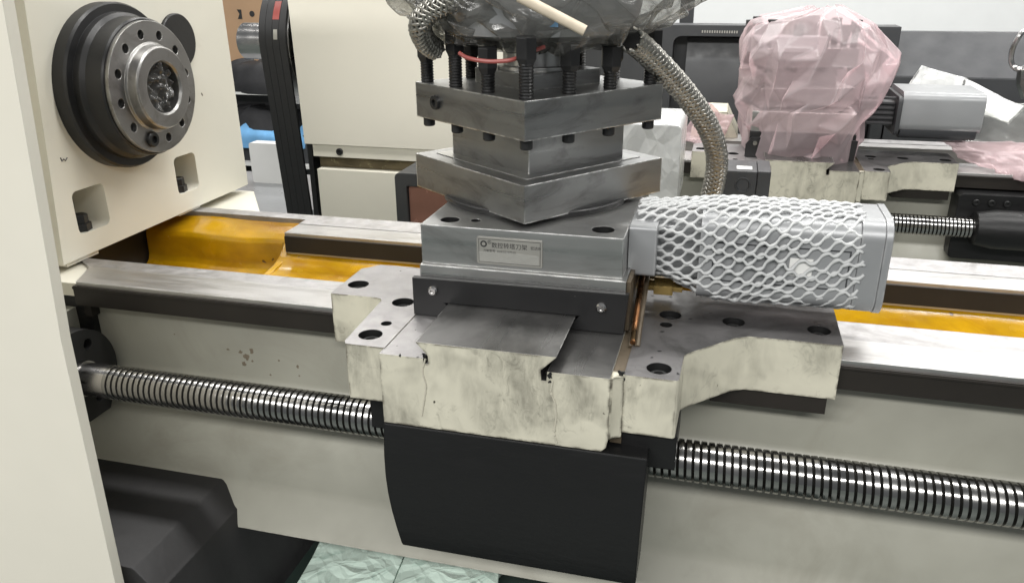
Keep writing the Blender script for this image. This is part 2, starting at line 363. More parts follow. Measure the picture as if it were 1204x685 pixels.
M['pedestal'] = mat('black_pedestal', (0.020, 0.0195, 0.0205), 0.55, var=0.2, vscale=10, bump=0.3, bscale=60, bevel=0.003, spots=(0.3, 0.3, 0.29), sp_scale=55, sp_thr=0.79)
M['floor'] = mat('workshop_floor', (0.13, 0.15, 0.14), 0.45, var=0.15, vscale=3, bump=0.1, bevel=0)
M['redpane'] = mat('reddish_pane', (0.34, 0.17, 0.13), 0.2, 0.3, var=0.25, vscale=5, bump=0, bevel=0.001)
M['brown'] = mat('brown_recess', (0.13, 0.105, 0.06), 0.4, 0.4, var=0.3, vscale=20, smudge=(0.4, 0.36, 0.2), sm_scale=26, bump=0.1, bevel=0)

def screw_head(pos, d, r, h, m, parent, name='bolt', hexr=0.5):
    """socket-head screw: body with a sunk hexagon"""
    b = B(); pos = Vector(pos); d = Vector(d).normalized()
    b.lathe(pos, d, [(0, r), (h*0.85, r), (h, r*0.88), (h, r*hexr), (h*0.45, r*hexr), (h*0.45, 0)], 18)
    return b.build(name, m, parent)

# ---------------------------------------------------------------- the setting
setT()
b = B(); b.box(-20, 20, -6, 22, -ZC/U-0.3, -ZC/U); struct(b.build('floor', M['floor']))
b = B(); b.box(-20, 20, 17.2, 17.4, -ZC/U, 8); struct(b.build('wall', M['wall']))

# ---------------------------------------------------------------- the near lathe: bed
def make_bed(x0, x1, label, full=True):
    t = thing('lathe_bed', label, 'lathe bed', ((x0+x1)/2, 2.7, -1.07))
    gapx = -1.83
    b = B()
    b.prism([(x0+0.01, 2.272), (x1, 2.272), (x1, 2.425), (x0-0.06, 2.425)], 'z', -0.14, -0.062); b.build('front_rail_outer_way', M['rail'], t)
    b = B()
    inner = [(x0-0.06, 2.425), (x1, 2.425), (x1, 2.575)]
    inner += [(-1.25, 2.575), (-1.31, 2.515), (x0-0.2, 2.515)] if full else [(x0-0.2, 2.575)]
    b.prism(inner, 'z', -0.2, -0.066); b.build('front_rail_inner_way', M['rail2'], t)
    b = B(); b.box(x0, x1, 2.262, 2.30, -0.152, -0.076); b.build('rail_front_strip', M['darksteel'], t)
    b = B(); b.box(x0, x1, 2.258, 2.28, -0.086, -0.079); b.build('rail_lip', M['darksteel'], t)
    # rear rail with the gap cut out near the headstock
    b = B(); b.prism([(gapx, 3.13), (x1, 3.13), (x1, 3.268), (-2.9, 3.268), (-2.9, 3.195), (gapx, 3.195)] if full else [(x0, 3.13), (x1, 3.13), (x1, 3.268), (x0, 3.268)], 'z', -0.12, -0.060)
    b.build('rear_rail_outer_way', M['rail2'], t)
    b = B(); b.box(gapx if full else x0, x1, 3.00, 3.13, -0.16, -0.063); b.build('rear_rail_inner_way', M['rail'], t)
    if full:
        b = B(); b.box(gapx, x1, 2.994, 3.12, -0.150, -0.078); b.build('rear_rail_face', M['darksteel'], t)
    # trough cross-section, yellow primer
    if full:
        b = B()
        prof = [(2.50, -0.22), (2.60, -0.215), (2.72, -0.21), (2.84, -0.205), (2.93, -0.195), (2.985, -0.175), (3.02, -0.15), (3.02, -0.12)]
        def fn(u, v):
            X = -1.86 + (x1+1.86)*v; k = u*(len(prof)-1); i = min(int(k), len(prof)-2); q = k-i
            y = prof[i][0]*(1-q)+prof[i+1][0]*q; z = prof[i][1]*(1-q)+prof[i+1][1]*q
            return Vector((X, y, z + 0.012*noise.noise(Vector((X*3, y*9, 0)))))
        b.grid(fn, 22, 70); b.build('trough', M['yellow'], t, sharp=60, recalc=False)
        b = B()
        prof2 = [(2.45, -0.33), (2.70, -0.32), (2.95, -0.305), (3.04, -0.295), (3.068, -0.275), (3.078, -0.25), (3.082, -0.15), (3.09, -0.132), (3.12, -0.115), (3.185, -0.088), (3.2, -0.078)]
        def fn2(u, v):
            X = -2.62 + (0.79)*v; k = u*(len(prof2)-1); i = min(int(k), len(prof2)-2); q = k-i
            y = prof2[i][0]*(1-q)+prof2[i+1][0]*q; z = prof2[i][1]*(1-q)+prof2[i+1][1]*q
            return Vector((X, y, z + 0.010*noise.noise(Vector((X*4, y*9, 3)))))
        b.grid(fn2, 81, 40)
        b.prism([(2.45, -0.33), (3.05, -0.27), (3.085, -0.12), (3.02, -0.12), (2.98, -0.178), (2.8, -0.21), (2.45, -0.225)], 'x', -1.85, -1.828)
        b.build('gap_trough', M['yellow'], t, sharp=60, recalc=False)
    # front wall, stepping outwards towards the foot
    prof = [(2.33, -0.15), (2.33, -0.405), (2.325, -0.425), (2.275, -0.465), (2.27, -0.575), (2.245, -0.60), (2.24, -0.80), (2.23, -0.835), (2.15, -0.945), (2.145, -0.955)]
    back = [(2.40, -0.955), (2.60, -0.60), (2.60, -0.36), (2.45, -0.15)]
    b = B(); b.prism(prof+back, 'x', x0-0.25, x1); b.build('front_wall', M['bedpaint'], t, sharp=50)
    if full:
        b = B(); b.prism([(-2.95, 3.27), (-2.11, 3.27), (-2.40, 3.68), (-2.95, 3.68)], 'z', -0.5, -0.085); b.build('rear_ledge', M['cream'], t)
        b = B(); b.box(-2.9, -2.05, 3.27, 3.33, -0.9, -0.09); b.box(-2.12, x1, 3.2, 3.26, -0.9, -0.125); b.build('rear_wall', M['bedpaint'], t)
        b = B(); b.prism([(-2.62, 2.29), (-2.30, 2.29), (-2.42, 2.52), (-2.62, 2.52)], 'z', -0.13, -0.078); b.build('bed_end', M['cream'], t)
        b = B(); b.box(-2.55, -2.27, 2.30, 2.40, -0.36, -0.135); b.build('end_black_box', M['blackpaint'], t)  # plain black box filling the area below the bed end
        b = B(); b.box(-2.285, -2.255, 2.29, 2.34, -0.21, -0.15); b.build('way_stop', M['darksteel'], t)
    return t
bed1 = make_bed(-2.29, 1.65, 'near lathe bed with ground steel rails and a yellow painted trough')

# black pedestal and green tray under the bed
b = B()
c0 = A(245, 577, Y=2.15); zt = c0.z
b.prism([(-3.3, zt-0.5), (c0.x+0.24, zt-0.5), (c0.x+0.09, zt-0.085), (c0.x+0.075, zt-0.075), (c0.x+0.01, zt-0.004), (c0.x, zt), (-3.3, zt)], 'y', 1.72, 2.5)
b.prism([(-3.3, -2.49), (c0.x+0.2, -2.49), (c0.x+0.2, zt-0.45), (-3.3, zt-0.45)], 'y', 1.75, 2.48)
tag(b.build('bed_pedestal', M['pedestal']), 'black pedestal with a chamfered top under the headstock end of the bed', 'pedestal')
tr = thing('chip_tray', 'green chip tray under the bed, dark with paler mint panels', 'tray', (-1.0, 1.9, -1.30))
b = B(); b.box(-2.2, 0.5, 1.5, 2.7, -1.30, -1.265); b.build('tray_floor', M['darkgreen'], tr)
def mint(px, z):
    return [tuple(A(x, y, Z=z)[:2]) for x, y in px]
def slab(px, z, h, nm):
    b = B(); b.prism(mint(px, z), 'z', z-h, z); return b.build(nm, M['mint'], tr)
slab([(382, 624), (480, 640), (459, 690), (346, 690), (366, 656)], -1.22, 0.04, 'tray_panel')
slab([(481.5, 640), (600, 654), (586, 670), (585, 692), (460.5, 690)], -1.22, 0.04, 'tray_panel')
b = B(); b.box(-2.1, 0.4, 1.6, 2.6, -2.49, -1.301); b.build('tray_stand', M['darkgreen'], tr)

# ---------------------------------------------------------------- headstock with spindle
hs = thing('headstock', 'cream painted headstock with a flanged steel spindle nose', 'headstock', (-3.2, 3.0, -0.06))
HX = -2.42
b = B()
out = [(2.372, -0.045), (3.668, -0.045), (3.65, 1.35), (2.50, 1.35)]
pock = [([(y, z) for y, z in rrect(2.482, 2.655, 0.042, 0.214, 0.025)], 0.20), ([(y, z) for y, z in rrect(3.105, 3.262, 0.042, 0.214, 0.025)], 0.20)]
b.prism(out, 'x', -4.2, HX, holes=pock)
b.build('housing', M['cream'], hs)
b = B(); b.box(-3.6, -2.63, 2.42, 3.4, -0.6, -0.046); b.build('underside_shade_block', M['darksteel'], hs)  # dark filler added to stand for the shaded gap under the headstock
b = B(); b.box(-3.8, HX-0.012, 2.40, 2.57, -0.063, -0.044); b.box(-3.8, HX-0.012, 3.10, 3.262, -0.058, -0.044); b.build('foot', M['cream'], hs)
for y0 in (2.485, 3.108):
    b = B(); b.lathe((HX-0.045, y0+0.058, 0.043), (0, 0, 1), [(0, 0.04), (0.03, 0.04), (0.03, 0.032), (0.062, 0.032), (0.066, 0.028)], 6)
    b.build('clamp_nut', M['black'], hs)
SY, SZ = 2.825, 0.572
sp = B(); sp.lathe((HX, SY, SZ), (1, 0, 0), [(-0.02, 0.325), (0.05, 0.325), (0.06, 0.318), (0.06, 0.288), (0.085, 0.286), (0.10, 0.272), (0.165, 0.268), (0.172, 0.262), (0.172, 0.1)], 72)
spo = sp.build('spindle_flange', M['black'], hs)
b = B()
NX = HX+0.19
ringo = [(SY+0.257*math.cos(2*math.pi*i/72), SZ+0.257*math.sin(2*math.pi*i/72)) for i in range(72)]
holes = []; hp = []
for i in range(12):
    a = math.radians(30*i+9); cy_, cz_ = SY+0.208*math.cos(a), SZ+0.208*math.sin(a)
    hp.append((cy_, cz_, i))
    holes.append((circ(cy_, cz_, 0.0185, 16), 0.05))
inn = circ(SY, SZ, 0.125, 48); holes.append((inn, 0.17))
b.prism(ringo, 'x', NX-0.03, NX, holes=holes, m=0)
b.build('nose_plate', [M['nose']], spo)
for cy_, cz_, i in hp:
    if i == 8:
        screw_head((NX-0.01, cy_, cz_), (1, 0, 0), 0.031, 0.026, M['hole'], spo, 'drive_screw')
    else:
        b = B(); b.cyl((NX-0.049, cy_, cz_), (NX-0.03, cy_, cz_), 0.0183, 14); b.build('bolt_hole', M['hole'], spo)
b = B(); b.lathe((NX-0.06, SY, SZ), (1, 0, 0), [(0.02, 0.12), (0.02, 0.176), (0.061, 0.176), (0.064, 0.168), (0.066, 0.166), (0.100, 0.160), (0.106, 0.154), (0.106, 0.106), (0.098, 0.099), (0.0, 0.097)], 64); b.build('nose_ring', M['nose'], spo)
# crumpled clear plug in the bore
b = B()
def plug(u, v):
    r = 0.098*v; a = 2*math.pi*u
    return Vector((NX+0.012+0.04*noise.noise(Vector((math.cos(a)*r*40, math.sin(a)*r*40, 5)))+0.02*(1-v), SY+r*math.cos(a), SZ+r*math.sin(a)))
b.grid(plug, 40, 14, closeu=True); b.build('bore_plug', M['greybag'], spo, sharp=180)
b = B(); b.cyl((NX-0.12, SY, SZ), (NX-0.03, SY, SZ), 0.1, 24); b.build('bore_bottom', M['grease'], spo)
q = A(208, 47, X=HX)
b = B(); b.lathe((HX, 3.262, 0.715), (1, 0, 0), [(-0.01, 0.118), (0.012, 0.118), (0.016, 0.114)], 40); cp = b.build('cover_plate', M['black'], hs)
b = B(); b.lathe((HX+0.016, 3.225, 0.69), (1, 0, 0), [(0, 0.012), (0.008, 0.010)], 10); b.build('cover_screw', M['hole'], cp)

tk = [A(x, y, X=HX+0.001) for x, y in ((71, 185), (73, 189), (75, 186.5), (77, 188.5), (79, 185))]
b = B(); b.tube(tk, 0.0025, 5); b.build('pen_mark', M['ink'], hs)
# folded sheet cover in front of the headstock
b = B()
PY = 1.66
e0 = A(4, 8, Y=PY); e1 = A(72, 400, Y=PY); e2 = A(135, 682, Y=PY)
xr = e1.x
b.prism([(-4.0, -2.45), (e2.x, -2.45), (e2.x, e2.z), (e1.x, e1.z), (e0.x, e0.z), (e0.x+0.03, 1.5), (-4.0, 1.5)], 'y', PY, PY+0.035)
cvr = b.build('sheet_cover', M['panel'])
tag(cvr, 'tall plain cream sheet metal cover standing in front of the headstock', 'machine cover')

# ---------------------------------------------------------------- ball screws
def ball_screw(xa, xb, label, r=0.0625, pitch=0.0222, shank=None, seg=22, group=None):
    SYs, SZs = 2.10, -0.362
    t = thing('ball_screw', label, 'ball screw', ((xa+xb)/2, SYs, SZs-r), group)
    prof = [(0.0, r-0.0012), (0.03, r), (0.34, r+0.0004), (0.64, r), (0.69, r-0.002), (0.75, r-0.0085), (0.84, r-0.0105), (0.94, r-0.0085)]
    n = int((xb-xa)/pitch); vs = []; fs = []; K = len(prof)
    for i in range(n):
        for j in range(seg):
            ph = j/seg; a = 2*math.pi*ph
            for k, (q, rr) in enumerate(prof):
                vs.append(Vector((xa+(i+ph+q)*pitch, SYs+rr*math.cos(a), SZs+rr*math.sin(a))))
    def idx(i, j, k):
        if k == K: k = 0; i += 1
        if j == seg: j = 0; i += 1
        return (i*seg+j)*K+k
    tot = n*seg*K
    for i in range(n):
        for j in range(seg):
            for k in range(K):
                f = (idx(i, j, k), idx(i, j, k+1), idx(i, j+1, k+1), idx(i, j+1, k))
                if max(f) < tot: fs.append(f)
    b = B(); b.add(vs, fs); b.m = [1 if (q % K) in (4, 5, 6, 7) else 0 for q in range(len(fs))]; b.build('thread', [M['thread'], M['groove']], t, sharp=40)
    if shank:
        b = B(); b.lathe((shank[0], SYs, SZs), (1, 0, 0), [(0, 0.066), (0.02, 0.066), (0.02, 0.060), (shank[1]-shank[0], 0.060)], 32); b.build('shank', M['chrome'], t)
    return t
bs = ball_screw(-2.05, 1.45, 'long steel ball screw running along the front of the near bed', shank=(-2.175, -2.04))
bf = thing('bearing_flange', 'black round bearing flange carrying the plain end of the ball screw', 'flange', (-2.25, 2.1, -0.55))
poly = [(2.10+0.178*math.cos(math.radians(a)), -0.362+0.178*math.sin(math.radians(a))) for a in range(-40, 221, 8)] + [(1.97, -0.54), (2.20, -0.54)]
hh = [(circ(2.10+0.125*math.cos(math.radians(a)), -0.362+0.125*math.sin(math.radians(a)), 0.02, 14), 0.03) for a in (62, 118, 170, -60, -118)]
b = B(); b.prism(poly, 'x', -2.33, -2.175, holes=hh); b.build('flange_body', M['black'], bf)
b = B(); b.box(-2.42, -2.335, 2.0, 2.335, -0.56, -0.18); b.build('flange_bracket', M['bedpaint'], bf)

# ---------------------------------------------------------------- saddle
def counterbores(lst, z, parent, r=0.033):
    for x, y, rr in lst:
        if rr > 0.02:
            b = B(); b.lathe((x, y, z-0.052), (0, 0, 1), [(0, rr*0.80), (0.030, rr*0.80), (0.035, rr*0.70), (0.035, rr*0.46), (0.016, rr*0.42), (0.016, 0)], 18)
            b.build('socket_bolt', M['socket'], parent)
def make_saddle(label, detail=True):
    t = thing('saddle', label, 'lathe saddle', (-0.45, 2.3, -0.25))
    hl = [(-1.172, 2.352, 0.036), (-0.962, 2.238, 0.036), (-0.962, 1.982, 0.036), (-0.948, 2.068, 0.017)]
    ol = [(-1.228, 2.255), (-1.06, 2.255), (-1.045, 2.250), (-1.036, 2.235), (-1.018, 1.925), (-1.008, 1.908), (-0.886, 1.908), (-0.886, 2.553), (-1.175, 2.553), (-1.228, 2.50)]
    b = B(); b.prism(ol, 'z', -0.178, 0.0, holes=[(circ(x, y, r, 22), 0.055) for x, y, r in hl])
    up = lambda n, c: 1 if (n.z > 0.8 and c.z > -0.01) else (2 if (-0.06 < c.z < -0.001 and any((c.x-h[0])**2+(c.y-h[1])**2 < (h[2]+0.004)**2 for h in hl+hr)) else 0)  # counterbore faces coloured black to stand for the shade inside
    hr = [(-0.113, 1.968, 0.034), (-0.111, 2.340, 0.034), (-0.118, 2.262, 0.019), (0.080, 2.333, 0.034), (0.326, 2.330, 0.034)]
    b.build('left_wing', [M['saddle'], M['scraped'], M['hole']], t, matfn=up)
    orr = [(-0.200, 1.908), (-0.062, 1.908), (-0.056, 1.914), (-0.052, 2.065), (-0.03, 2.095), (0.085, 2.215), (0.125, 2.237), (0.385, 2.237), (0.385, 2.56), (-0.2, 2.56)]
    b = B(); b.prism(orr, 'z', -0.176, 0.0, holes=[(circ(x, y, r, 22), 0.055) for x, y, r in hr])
    b.build('right_wing', [M['saddle'], M['oily_dim'], M['hole']], t, matfn=up)
    if detail:
        counterbores(hl, 0, t); counterbores(hr, 0, t)
    prof = [(-0.889, -0.226), (-0.25, -0.226), (-0.236, -0.212), (-0.232, -0.19), (-0.232, 0.0),
            (-0.402, 0.0), (-0.404, -0.028), (-0.418, -0.028), (-0.420, 0.002), (-0.377, 0.046), (-0.777, 0.046), (-0.742, 0.006), (-0.742, -0.018), (-0.756, -0.018), (-0.757, -0.003), (-0.889, -0.003)]
    b = B(); b.prism(prof, 'y', 1.876, 3.3)
    def cm(n, c):
        if c.y < 1.88 or n.x > 0.95 and c.x > -0.3 or n.z < -0.5 and c.z < -0.1: return 0
        if c.x < -0.76 and n.z > 0.8: return 1
        return 2
    b.build('cross_way', [M['saddle'], M['scraped'], M['dovetail']], t, matfn=cm, sharp=40)
    b = B(); b.box(-0.232, -0.20, 1.92, 2.56, -0.22, -0.006); b.build('web', M['grease'], t)
    b = B(); b.prism([(-0.232, 1.88), (-0.222, 1.894), (-0.20, 1.905), (-0.20, 1.93), (-0.232, 1.93)], 'z', -0.19, -0.004); b.build('fillet', M['saddle'], t)
    b = B(); b.box(0.03, 0.365, 2.25, 2.42, -0.235, -0.177); b.build('retaining_plate', M['darksteel'], t)
    return t
sd = make_saddle('cream saddle casting with grey machined wings riding on the near rails')
for pl_ in ([(500, 421), (497, 436), (501, 452), (499, 470), (496, 488)], [(650, 447), (648, 460), (653, 474), (654, 490), (652, 508), (655, 520)]):
    pts = catmull([A(x, y, Y=1.8762) for x, y in pl_], 6)
    b = B(); b.tube(pts, [0.0030*(1+0.9*noise.noise(Vector((k*0.9, pl_[0][0], 0)))) for k in range(len(pts))], 5); b.build('paint_crack', M['crack'], sd)
def chip(px, py, Y, r_, m, parent, name, seed, asp=1.0):
    q = A(px, py, Y=Y); pl_ = []
    for k in range(14):
        a = 2*math.pi*k/14; rr = r_*(0.75+0.7*noise.noise(Vector((math.cos(a)*1.5, math.sin(a)*1.5, seed*3.7))))
        pl_.append((q.x+rr*math.cos(a)*asp, q.z+rr*math.sin(a)))
    b = B(); b.prism(pl_, 'y', Y+0.004, Y-0.0008); return b.build(name, m, parent)
for k, (px, py, yy, r_) in enumerate(((647, 441, 1.876, 0.010), (646, 448, 1.876, 0.006), (499, 417, 1.876, 0.008), (730, 438, 1.908, 0.011), (733, 445, 1.908, 0.006), (470, 417.5, 1.876, 0.004), (725, 450, 1.908, 0.005))):
    chip(px, py, yy, r_, M['hole'], sd, 'grease_blob', k)
for k, (px, py, r_) in enumerate(((268, 410, 0.006), (283, 413, 0.010), (290, 419, 0.016), (296, 412, 0.013), (287, 427, 0.011), (297, 424, 0.006), (328, 423, 0.005), (350, 430, 0.008), (318, 440, 0.004), (205, 392, 0.004), (352, 441, 0.004))):
    chip(px, py, 2.33, r_, M['chip'], bed1, 'paint_chip', k+20)
# apron cover and ball nut housing hanging below
b = B()
fr = [(-0.889, -0.227), (-0.887, -0.44), (-0.885, -0.45), (-0.855, -0.69), (-0.13, -0.69), (-0.13, -0.30), (-0.118, -0.227)]
vs = []
fr = [(-0.889, -0.228), (-0.8885, -0.44), (-0.8835, -0.50), (-0.858, -0.672), (-0.128, -0.672), (-0.120, -0.228)]
apr = [(1.872, -0.228), (1.866, -0.27), (1.858, -0.33), (1.854, -0.40), (1.854, -0.46), (1.860, -0.53), (1.870, -0.60), (1.880, -0.66), (1.886, -0.672), (2.02, -0.672), (2.02, -0.228)]
b.prism(apr, 'x', -0.889, -0.122)
for v_ in b.v:
    if v_.x < -0.5: v_.x += 0.028*max(0, (-0.34-v_.z)/0.33)**1.6
    else: v_.x -= 0.012*max(0, (-0.23-v_.z)/0.44)
ap = b.build('apron_cover', M['blackpaint'], sd)
b = B(); b.prism([(-0.232, -0.185), (-0.20, -0.18), (-0.05, -0.18), (-0.05, -0.29), (-0.12, -0.29), (-0.232, -0.29)], 'y', 1.93, 2.17); b.build('nut_housing', M['blackpaint'], sd)
b = B(); b.lathe((-1.01, 2.1, -0.31), (1, 0, 0), [(0, 0.085), (0.13, 0.085)], 4); b = B(); b.box(-1.0, -0.885, 2.02, 2.18, -0.345, -0.181); b.build('nut_housing', M['blackpaint'], sd)
# copper oil pipes and brass fitting beside the cross way
for k, (dx, dz) in enumerate(((0, 0), (0.017, 0.004), (0.004, 0.017))):
    pts = catmull([(-0.215+dx, 2.52, 0.11+dz), (-0.212+dx, 2.40, 0.085+dz), (-0.208+dx, 2.26, 0.05+dz), (-0.205+dx, 2.14, 0.012+dz), (-0.203+dx, 2.09, -0.006+dz)], 8)
    b = B(); b.tube(pts, 0.0085, 8); b.build('oil_pipe', M['copper'] if k == 2 else M['grease'], sd)
b = B(); b.lathe((-0.205, 2.47, 0.045), (1, 0, 0), [(0, 0.02), (0.03, 0.02), (0.03, 0.032), (0.09, 0.032), (0.09, 0.018), (0.12, 0.018)], 6); b.build('brass_fitting', M['brass'], sd)

# cross slide with the black wiper plate
cs = thing('cross_slide', 'dark steel cross slide with a black wiper plate screwed to its end', 'cross slide', (-0.55, 2.6, 0.0))
b = B(); b.box(-0.872, -0.236, 2.178, 3.15, 0.05, 0.160); b.build('slide_body', M['steel'], cs)
b = B(); b.prism([(-0.892, -0.001), (-0.752, -0.001), (-0.79, 0.0475), (-0.365, 0.0475), (-0.408, 0.002), (-0.234, 0.002), (-0.224, 0.128), (-0.892, 0.122)], 'y', 2.158, 2.177); b.build('wiper_plate', M['blackplate'], cs)
for px, py in ((509, 341), (707, 361)):
    q = A(px, py, Y=2.157)
    b = B(); b.lathe((q.x, 2.158, q.z), (0, -1, 0), [(0, 0.0165), (0.006, 0.0160), (0.011, 0.011), (0.011, 0.006), (0.006, 0.0055), (0.006, 0)], 18); b.build('wiper_screw', M['chrome'], cs)
b = B(); b.box(-0.235, -0.223, 2.19, 2.52, 0.0, 0.155); b.build('side_gib', M['grease'], cs)

# ---------------------------------------------------------------- tool turret
CT = Vector((-0.608, 2.632, 0)); EX = Vector((0.60, 0.80, 0)); EX.normalize(); EY = Vector((-EX.y, EX.x, 0))
def sqp(h, ch=0.0, c=CT):
    out = []
    for sx, sy in ((-1, -1), (1, -1), (1, 1), (-1, 1)):
        p = c + EX*h*sx + EY*h*sy
        out.append((p.x, p.y))
    return out
def make_turret(label, detail=True):
    t = thing('tool_turret', label, 'tool turret', (-0.6, 2.6, 0.16))
    hl = [(-0.795, 2.255, 0.030), (-0.715, 2.265, 0.015), (-0.320, 2.262, 0.034)]
    b = B(); b.prism([(-0.868, 2.19), (-0.249, 2.19), (-0.249, 2.93), (-0.868, 2.93)], 'z', 0.161, 0.286, holes=[(circ(x, y, r, 22), 0.05) for x, y, r in hl])
    b.build('base_block', [M['steel_b'], M['hole']], t, matfn=lambda n, c: 1 if c.z < 0.284 and c.z > 0.2 and any((c.x-h[0])**2+(c.y-h[1])**2 < (h[2]+0.003)**2 for h in hl) else 0); counterbores(hl, 0.286, t)  # steel hole walls painted black for the shade in the recess
    b = B(); b.lathe((CT.x, CT.y, 0.283), (0, 0, 1), [(0, 0.318), (0.02, 0.322), (0.024, 0.318)], 64); b.build('rotary_disc', M['black'], t)
    b = B(); b.prism(sqp(0.297), 'z', 0.300, 0.416); b.build('lower_block', M['steel_h'], t)
    b = B(); b.prism(sqp(0.245), 'z', 0.4161, 0.419); b.build('seat_ring', M['steel'], t)
    b = B(); b.prism(sqp(0.204), 'z', 0.412, 0.548); b.build('neck_block', M['steel_h'], t)
    b = B(); b.prism(sqp(0.289), 'z', 0.543, 0.657); b.build('clamp_plate', M['steel_h'], t)
    pos = []
    hb = 0.262; spn = [-1, -0.36, 0.30, 1.0]
    for i in range(4):
        for k in range(3):
            u = spn[k]*hb
            pos.append([(u, -hb), (hb, u), (-u, hb), (-hb, -u)][i])
    hts = [0.83, 0.80, 0.785, 0.825, 0.785, 0.82, 0.8, 0.8, 0.8, 0.80, 0.83, 0.79]
    for (u, v_), zt in zip(pos, hts):
        p = CT + EX*u*0.99 + EY*v_*0.99
        b = B()
        prof = [(0.512, 0.0165), (0.516, 0.0195)]; z = 0.64
        while z < zt-0.075:
            prof += [(z, 0.0195), (z+0.0045, 0.0225)]; z += 0.009
        prof += [(zt-0.07, 0.020)]
        b.lathe((p.x, p.y, 0), (0, 0, 1), prof, 16)
        bo = b.build('clamp_bolt', M['black'], t)
        b = B(); b.lathe((p.x, p.y, 0), (0, 0, 1), [(zt-0.078, 0.023), (zt-0.07, 0.027), (zt-0.06, 0.0325), (zt-0.004, 0.0325), (zt, 0.029)], 6); b.build('bolt_head', M['black'], bo, sharp=20)
    fc = CT - EX*0.289 + EY*0.165
    if detail:
        b = B(); c = Vector((fc.x, fc.y, 0.60)) - EX*0.0
        b.lathe((fc.x, fc.y, 0.603), -EX, [(-0.01, 0.021), (0.004, 0.024), (0.012, 0.022), (0.012, 0.011), (-0.004, 0.010), (-0.004, 0)], 22); b.build('side_screw', M['hole'], t)
    b = B(); b.prism(sqp(0.145), 'z', 0.657, 0.705); b.build('top_plinth', M['steel_h'], t)
    b = B(); b.lathe((CT.x, CT.y, 0.705), (0, 0, 1), [(0, 0.13), (0.012, 0.13), (0.013, 0.112), (0.14, 0.112)], 40); b.build('column', M['steel'], t)
    return t
tt = make_turret('square steel tool turret with black clamping bolts on the near cross slide')
# name plate with its printing
npz = [A(561, 276.5, Y=2.19), A(638, 283.5, Y=2.19), A(638, 315.5, Y=2.19), A(561, 307.5, Y=2.19)]
nx0, nx1 = (npz[0].x+npz[3].x)/2, (npz[1].x+npz[2].x)/2
nz1, nz0 = (npz[0].z+npz[1].z)/2, (npz[2].z+npz[3].z)/2
b = B(); b.prism(rrect(nx0, nx1, nz0, nz1, 0.006), 'y', 2.1895, 2.1865); npl = b.build('name_plate', M['plate'], tt)
npl['label'] = 'small metal name plate with Chinese lettering under wrinkled clear film'
def frame(x0, x1, z0, z1, w_, y, name, parent, m):
    b = B()
    for q in ((x0, x1, z1-w_, z1), (x0, x1, z0, z0+w_), (x0, x0+w_, z0+w_, z1-w_), (x1-w_, x1, z0+w_, z1-w_)):
        b.box(q[0], q[1], y-0.0004, y, q[2], q[3])
    return b.build(name, m, parent)
frame(nx0+0.006, nx1-0.006, nz0+0.006, nz1-0.005, 0.0013, 2.1864, 'plate_border', npl, M['ink'])
def text(body, x, z, size, y, name, parent, m, bold=0.0):
    cu = bpy.data.curves.new(name, 'FONT'); cu.body = body; cu.size = size*TS*U; cu.offset = bold
    tmp = bpy.data.objects.new('tmp', cu); COL.objects.link(tmp)
    dg = bpy.context.evaluated_depsgraph_get()
    me = bpy.data.meshes.new_from_object(tmp.evaluated_get(dg))
    bpy.data.objects.remove(tmp)
    me.name = name; me.materials.clear(); me.materials.append(m)
    o = bpy.data.objects.new(name, me); COL.objects.link(o)
    place(o, W((x, y, z)), parent); o.rotation_euler = (math.radians(90), 0, 0)
    return o
pw = nx1-nx0
b = B(); b.lathe((nx0+0.022, 2.1864, nz1-0.021), (0, -1, 0), [(0, 0.0105), (0.0004, 0.0105)], 20); b.build('plate_emblem', M['ink'], npl)
b = B(); b.lathe((nx0+0.022, 2.1858, nz1-0.021), (0, -1, 0), [(0, 0.0062), (0.0003, 0.0062)], 6); b.build('emblem_centre', M['plate'], npl)
text('®', nx0+0.034, nz1-0.020, 0.016, 2.1861, 'plate_lettering', npl, M['ink'], 0.00002)
text('数控转塔刀架', nx0+0.046, nz1-0.030, 0.0185, 2.1861, 'plate_lettering', npl, M['ink'], 0.00003)
text('宏达®', nx0+0.166, nz1-0.028, 0.0115, 2.1861, 'plate_lettering', npl, M['ink'], 0.00002)
text('刀架型号  AAK021070-01', nx0+0.020, nz1-0.045, 0.0095, 2.1861, 'plate_lettering', npl, M['ink'], 0.00002)
b = B()
def flm(u, v):
    x = nx0+0.008+(pw-0.018)*u; z = nz0+0.008+0.036*v*(1-0.25*abs(u-0.45))
    n1 = noise.noise(Vector((x*60, z*60, 1)))
    return Vector((x, 2.1845-0.004*abs(n1)-0.002*abs(noise.noise(Vector((x*150, z*150, 4)))), z))
b.grid(flm, 70, 18); b.build('clear_film', M['film'], npl, sharp=180, recalc=False)

# ---------------------------------------------------------------- servo motor with the foam net
sm = thing('servo_motor', 'grey servo motor on the near tool turret, its body in a white foam net', 'servo motor', (0.12, 2.52, 0.05))
MY0, MY1, MZ0, MZ1 = 2.345, 2.60, 0.055, 0.327
b = B(); b.prism(rrect(2.30, 2.56, 0.135, 0.292, 0.012), 'x', -0.247, -0.165); b.build('flange', M['motor'], sm)
b = B(); b.prism(rrect(MY0+0.05, MY1-0.05, MZ0+0.04, MZ1-0.04, 0.03), 'x', -0.17, -0.04); b.build('front_body', M['motor'], sm)
b = B(); b.prism(rrect(MY0, MY1, MZ0, MZ1, 0.05, 7), 'x', -0.0395, 0.405); b.build('motor_body', M['motor'], sm)
b = B(); b.prism(rrect(MY0-0.004, MY1+0.004, MZ0-0.004, MZ1+0.008, 0.058, 7), 'x', 0.4055, 0.468); cap = b.build('end_cap', M['motor'], sm)
b = B(); b.prism(rrect(MY0-0.007, MY1+0.007, MZ0-0.007, MZ1+0.011, 0.062, 7), 'x', 0.4685, 0.488); b.build('end_plate', M['motor'], sm)
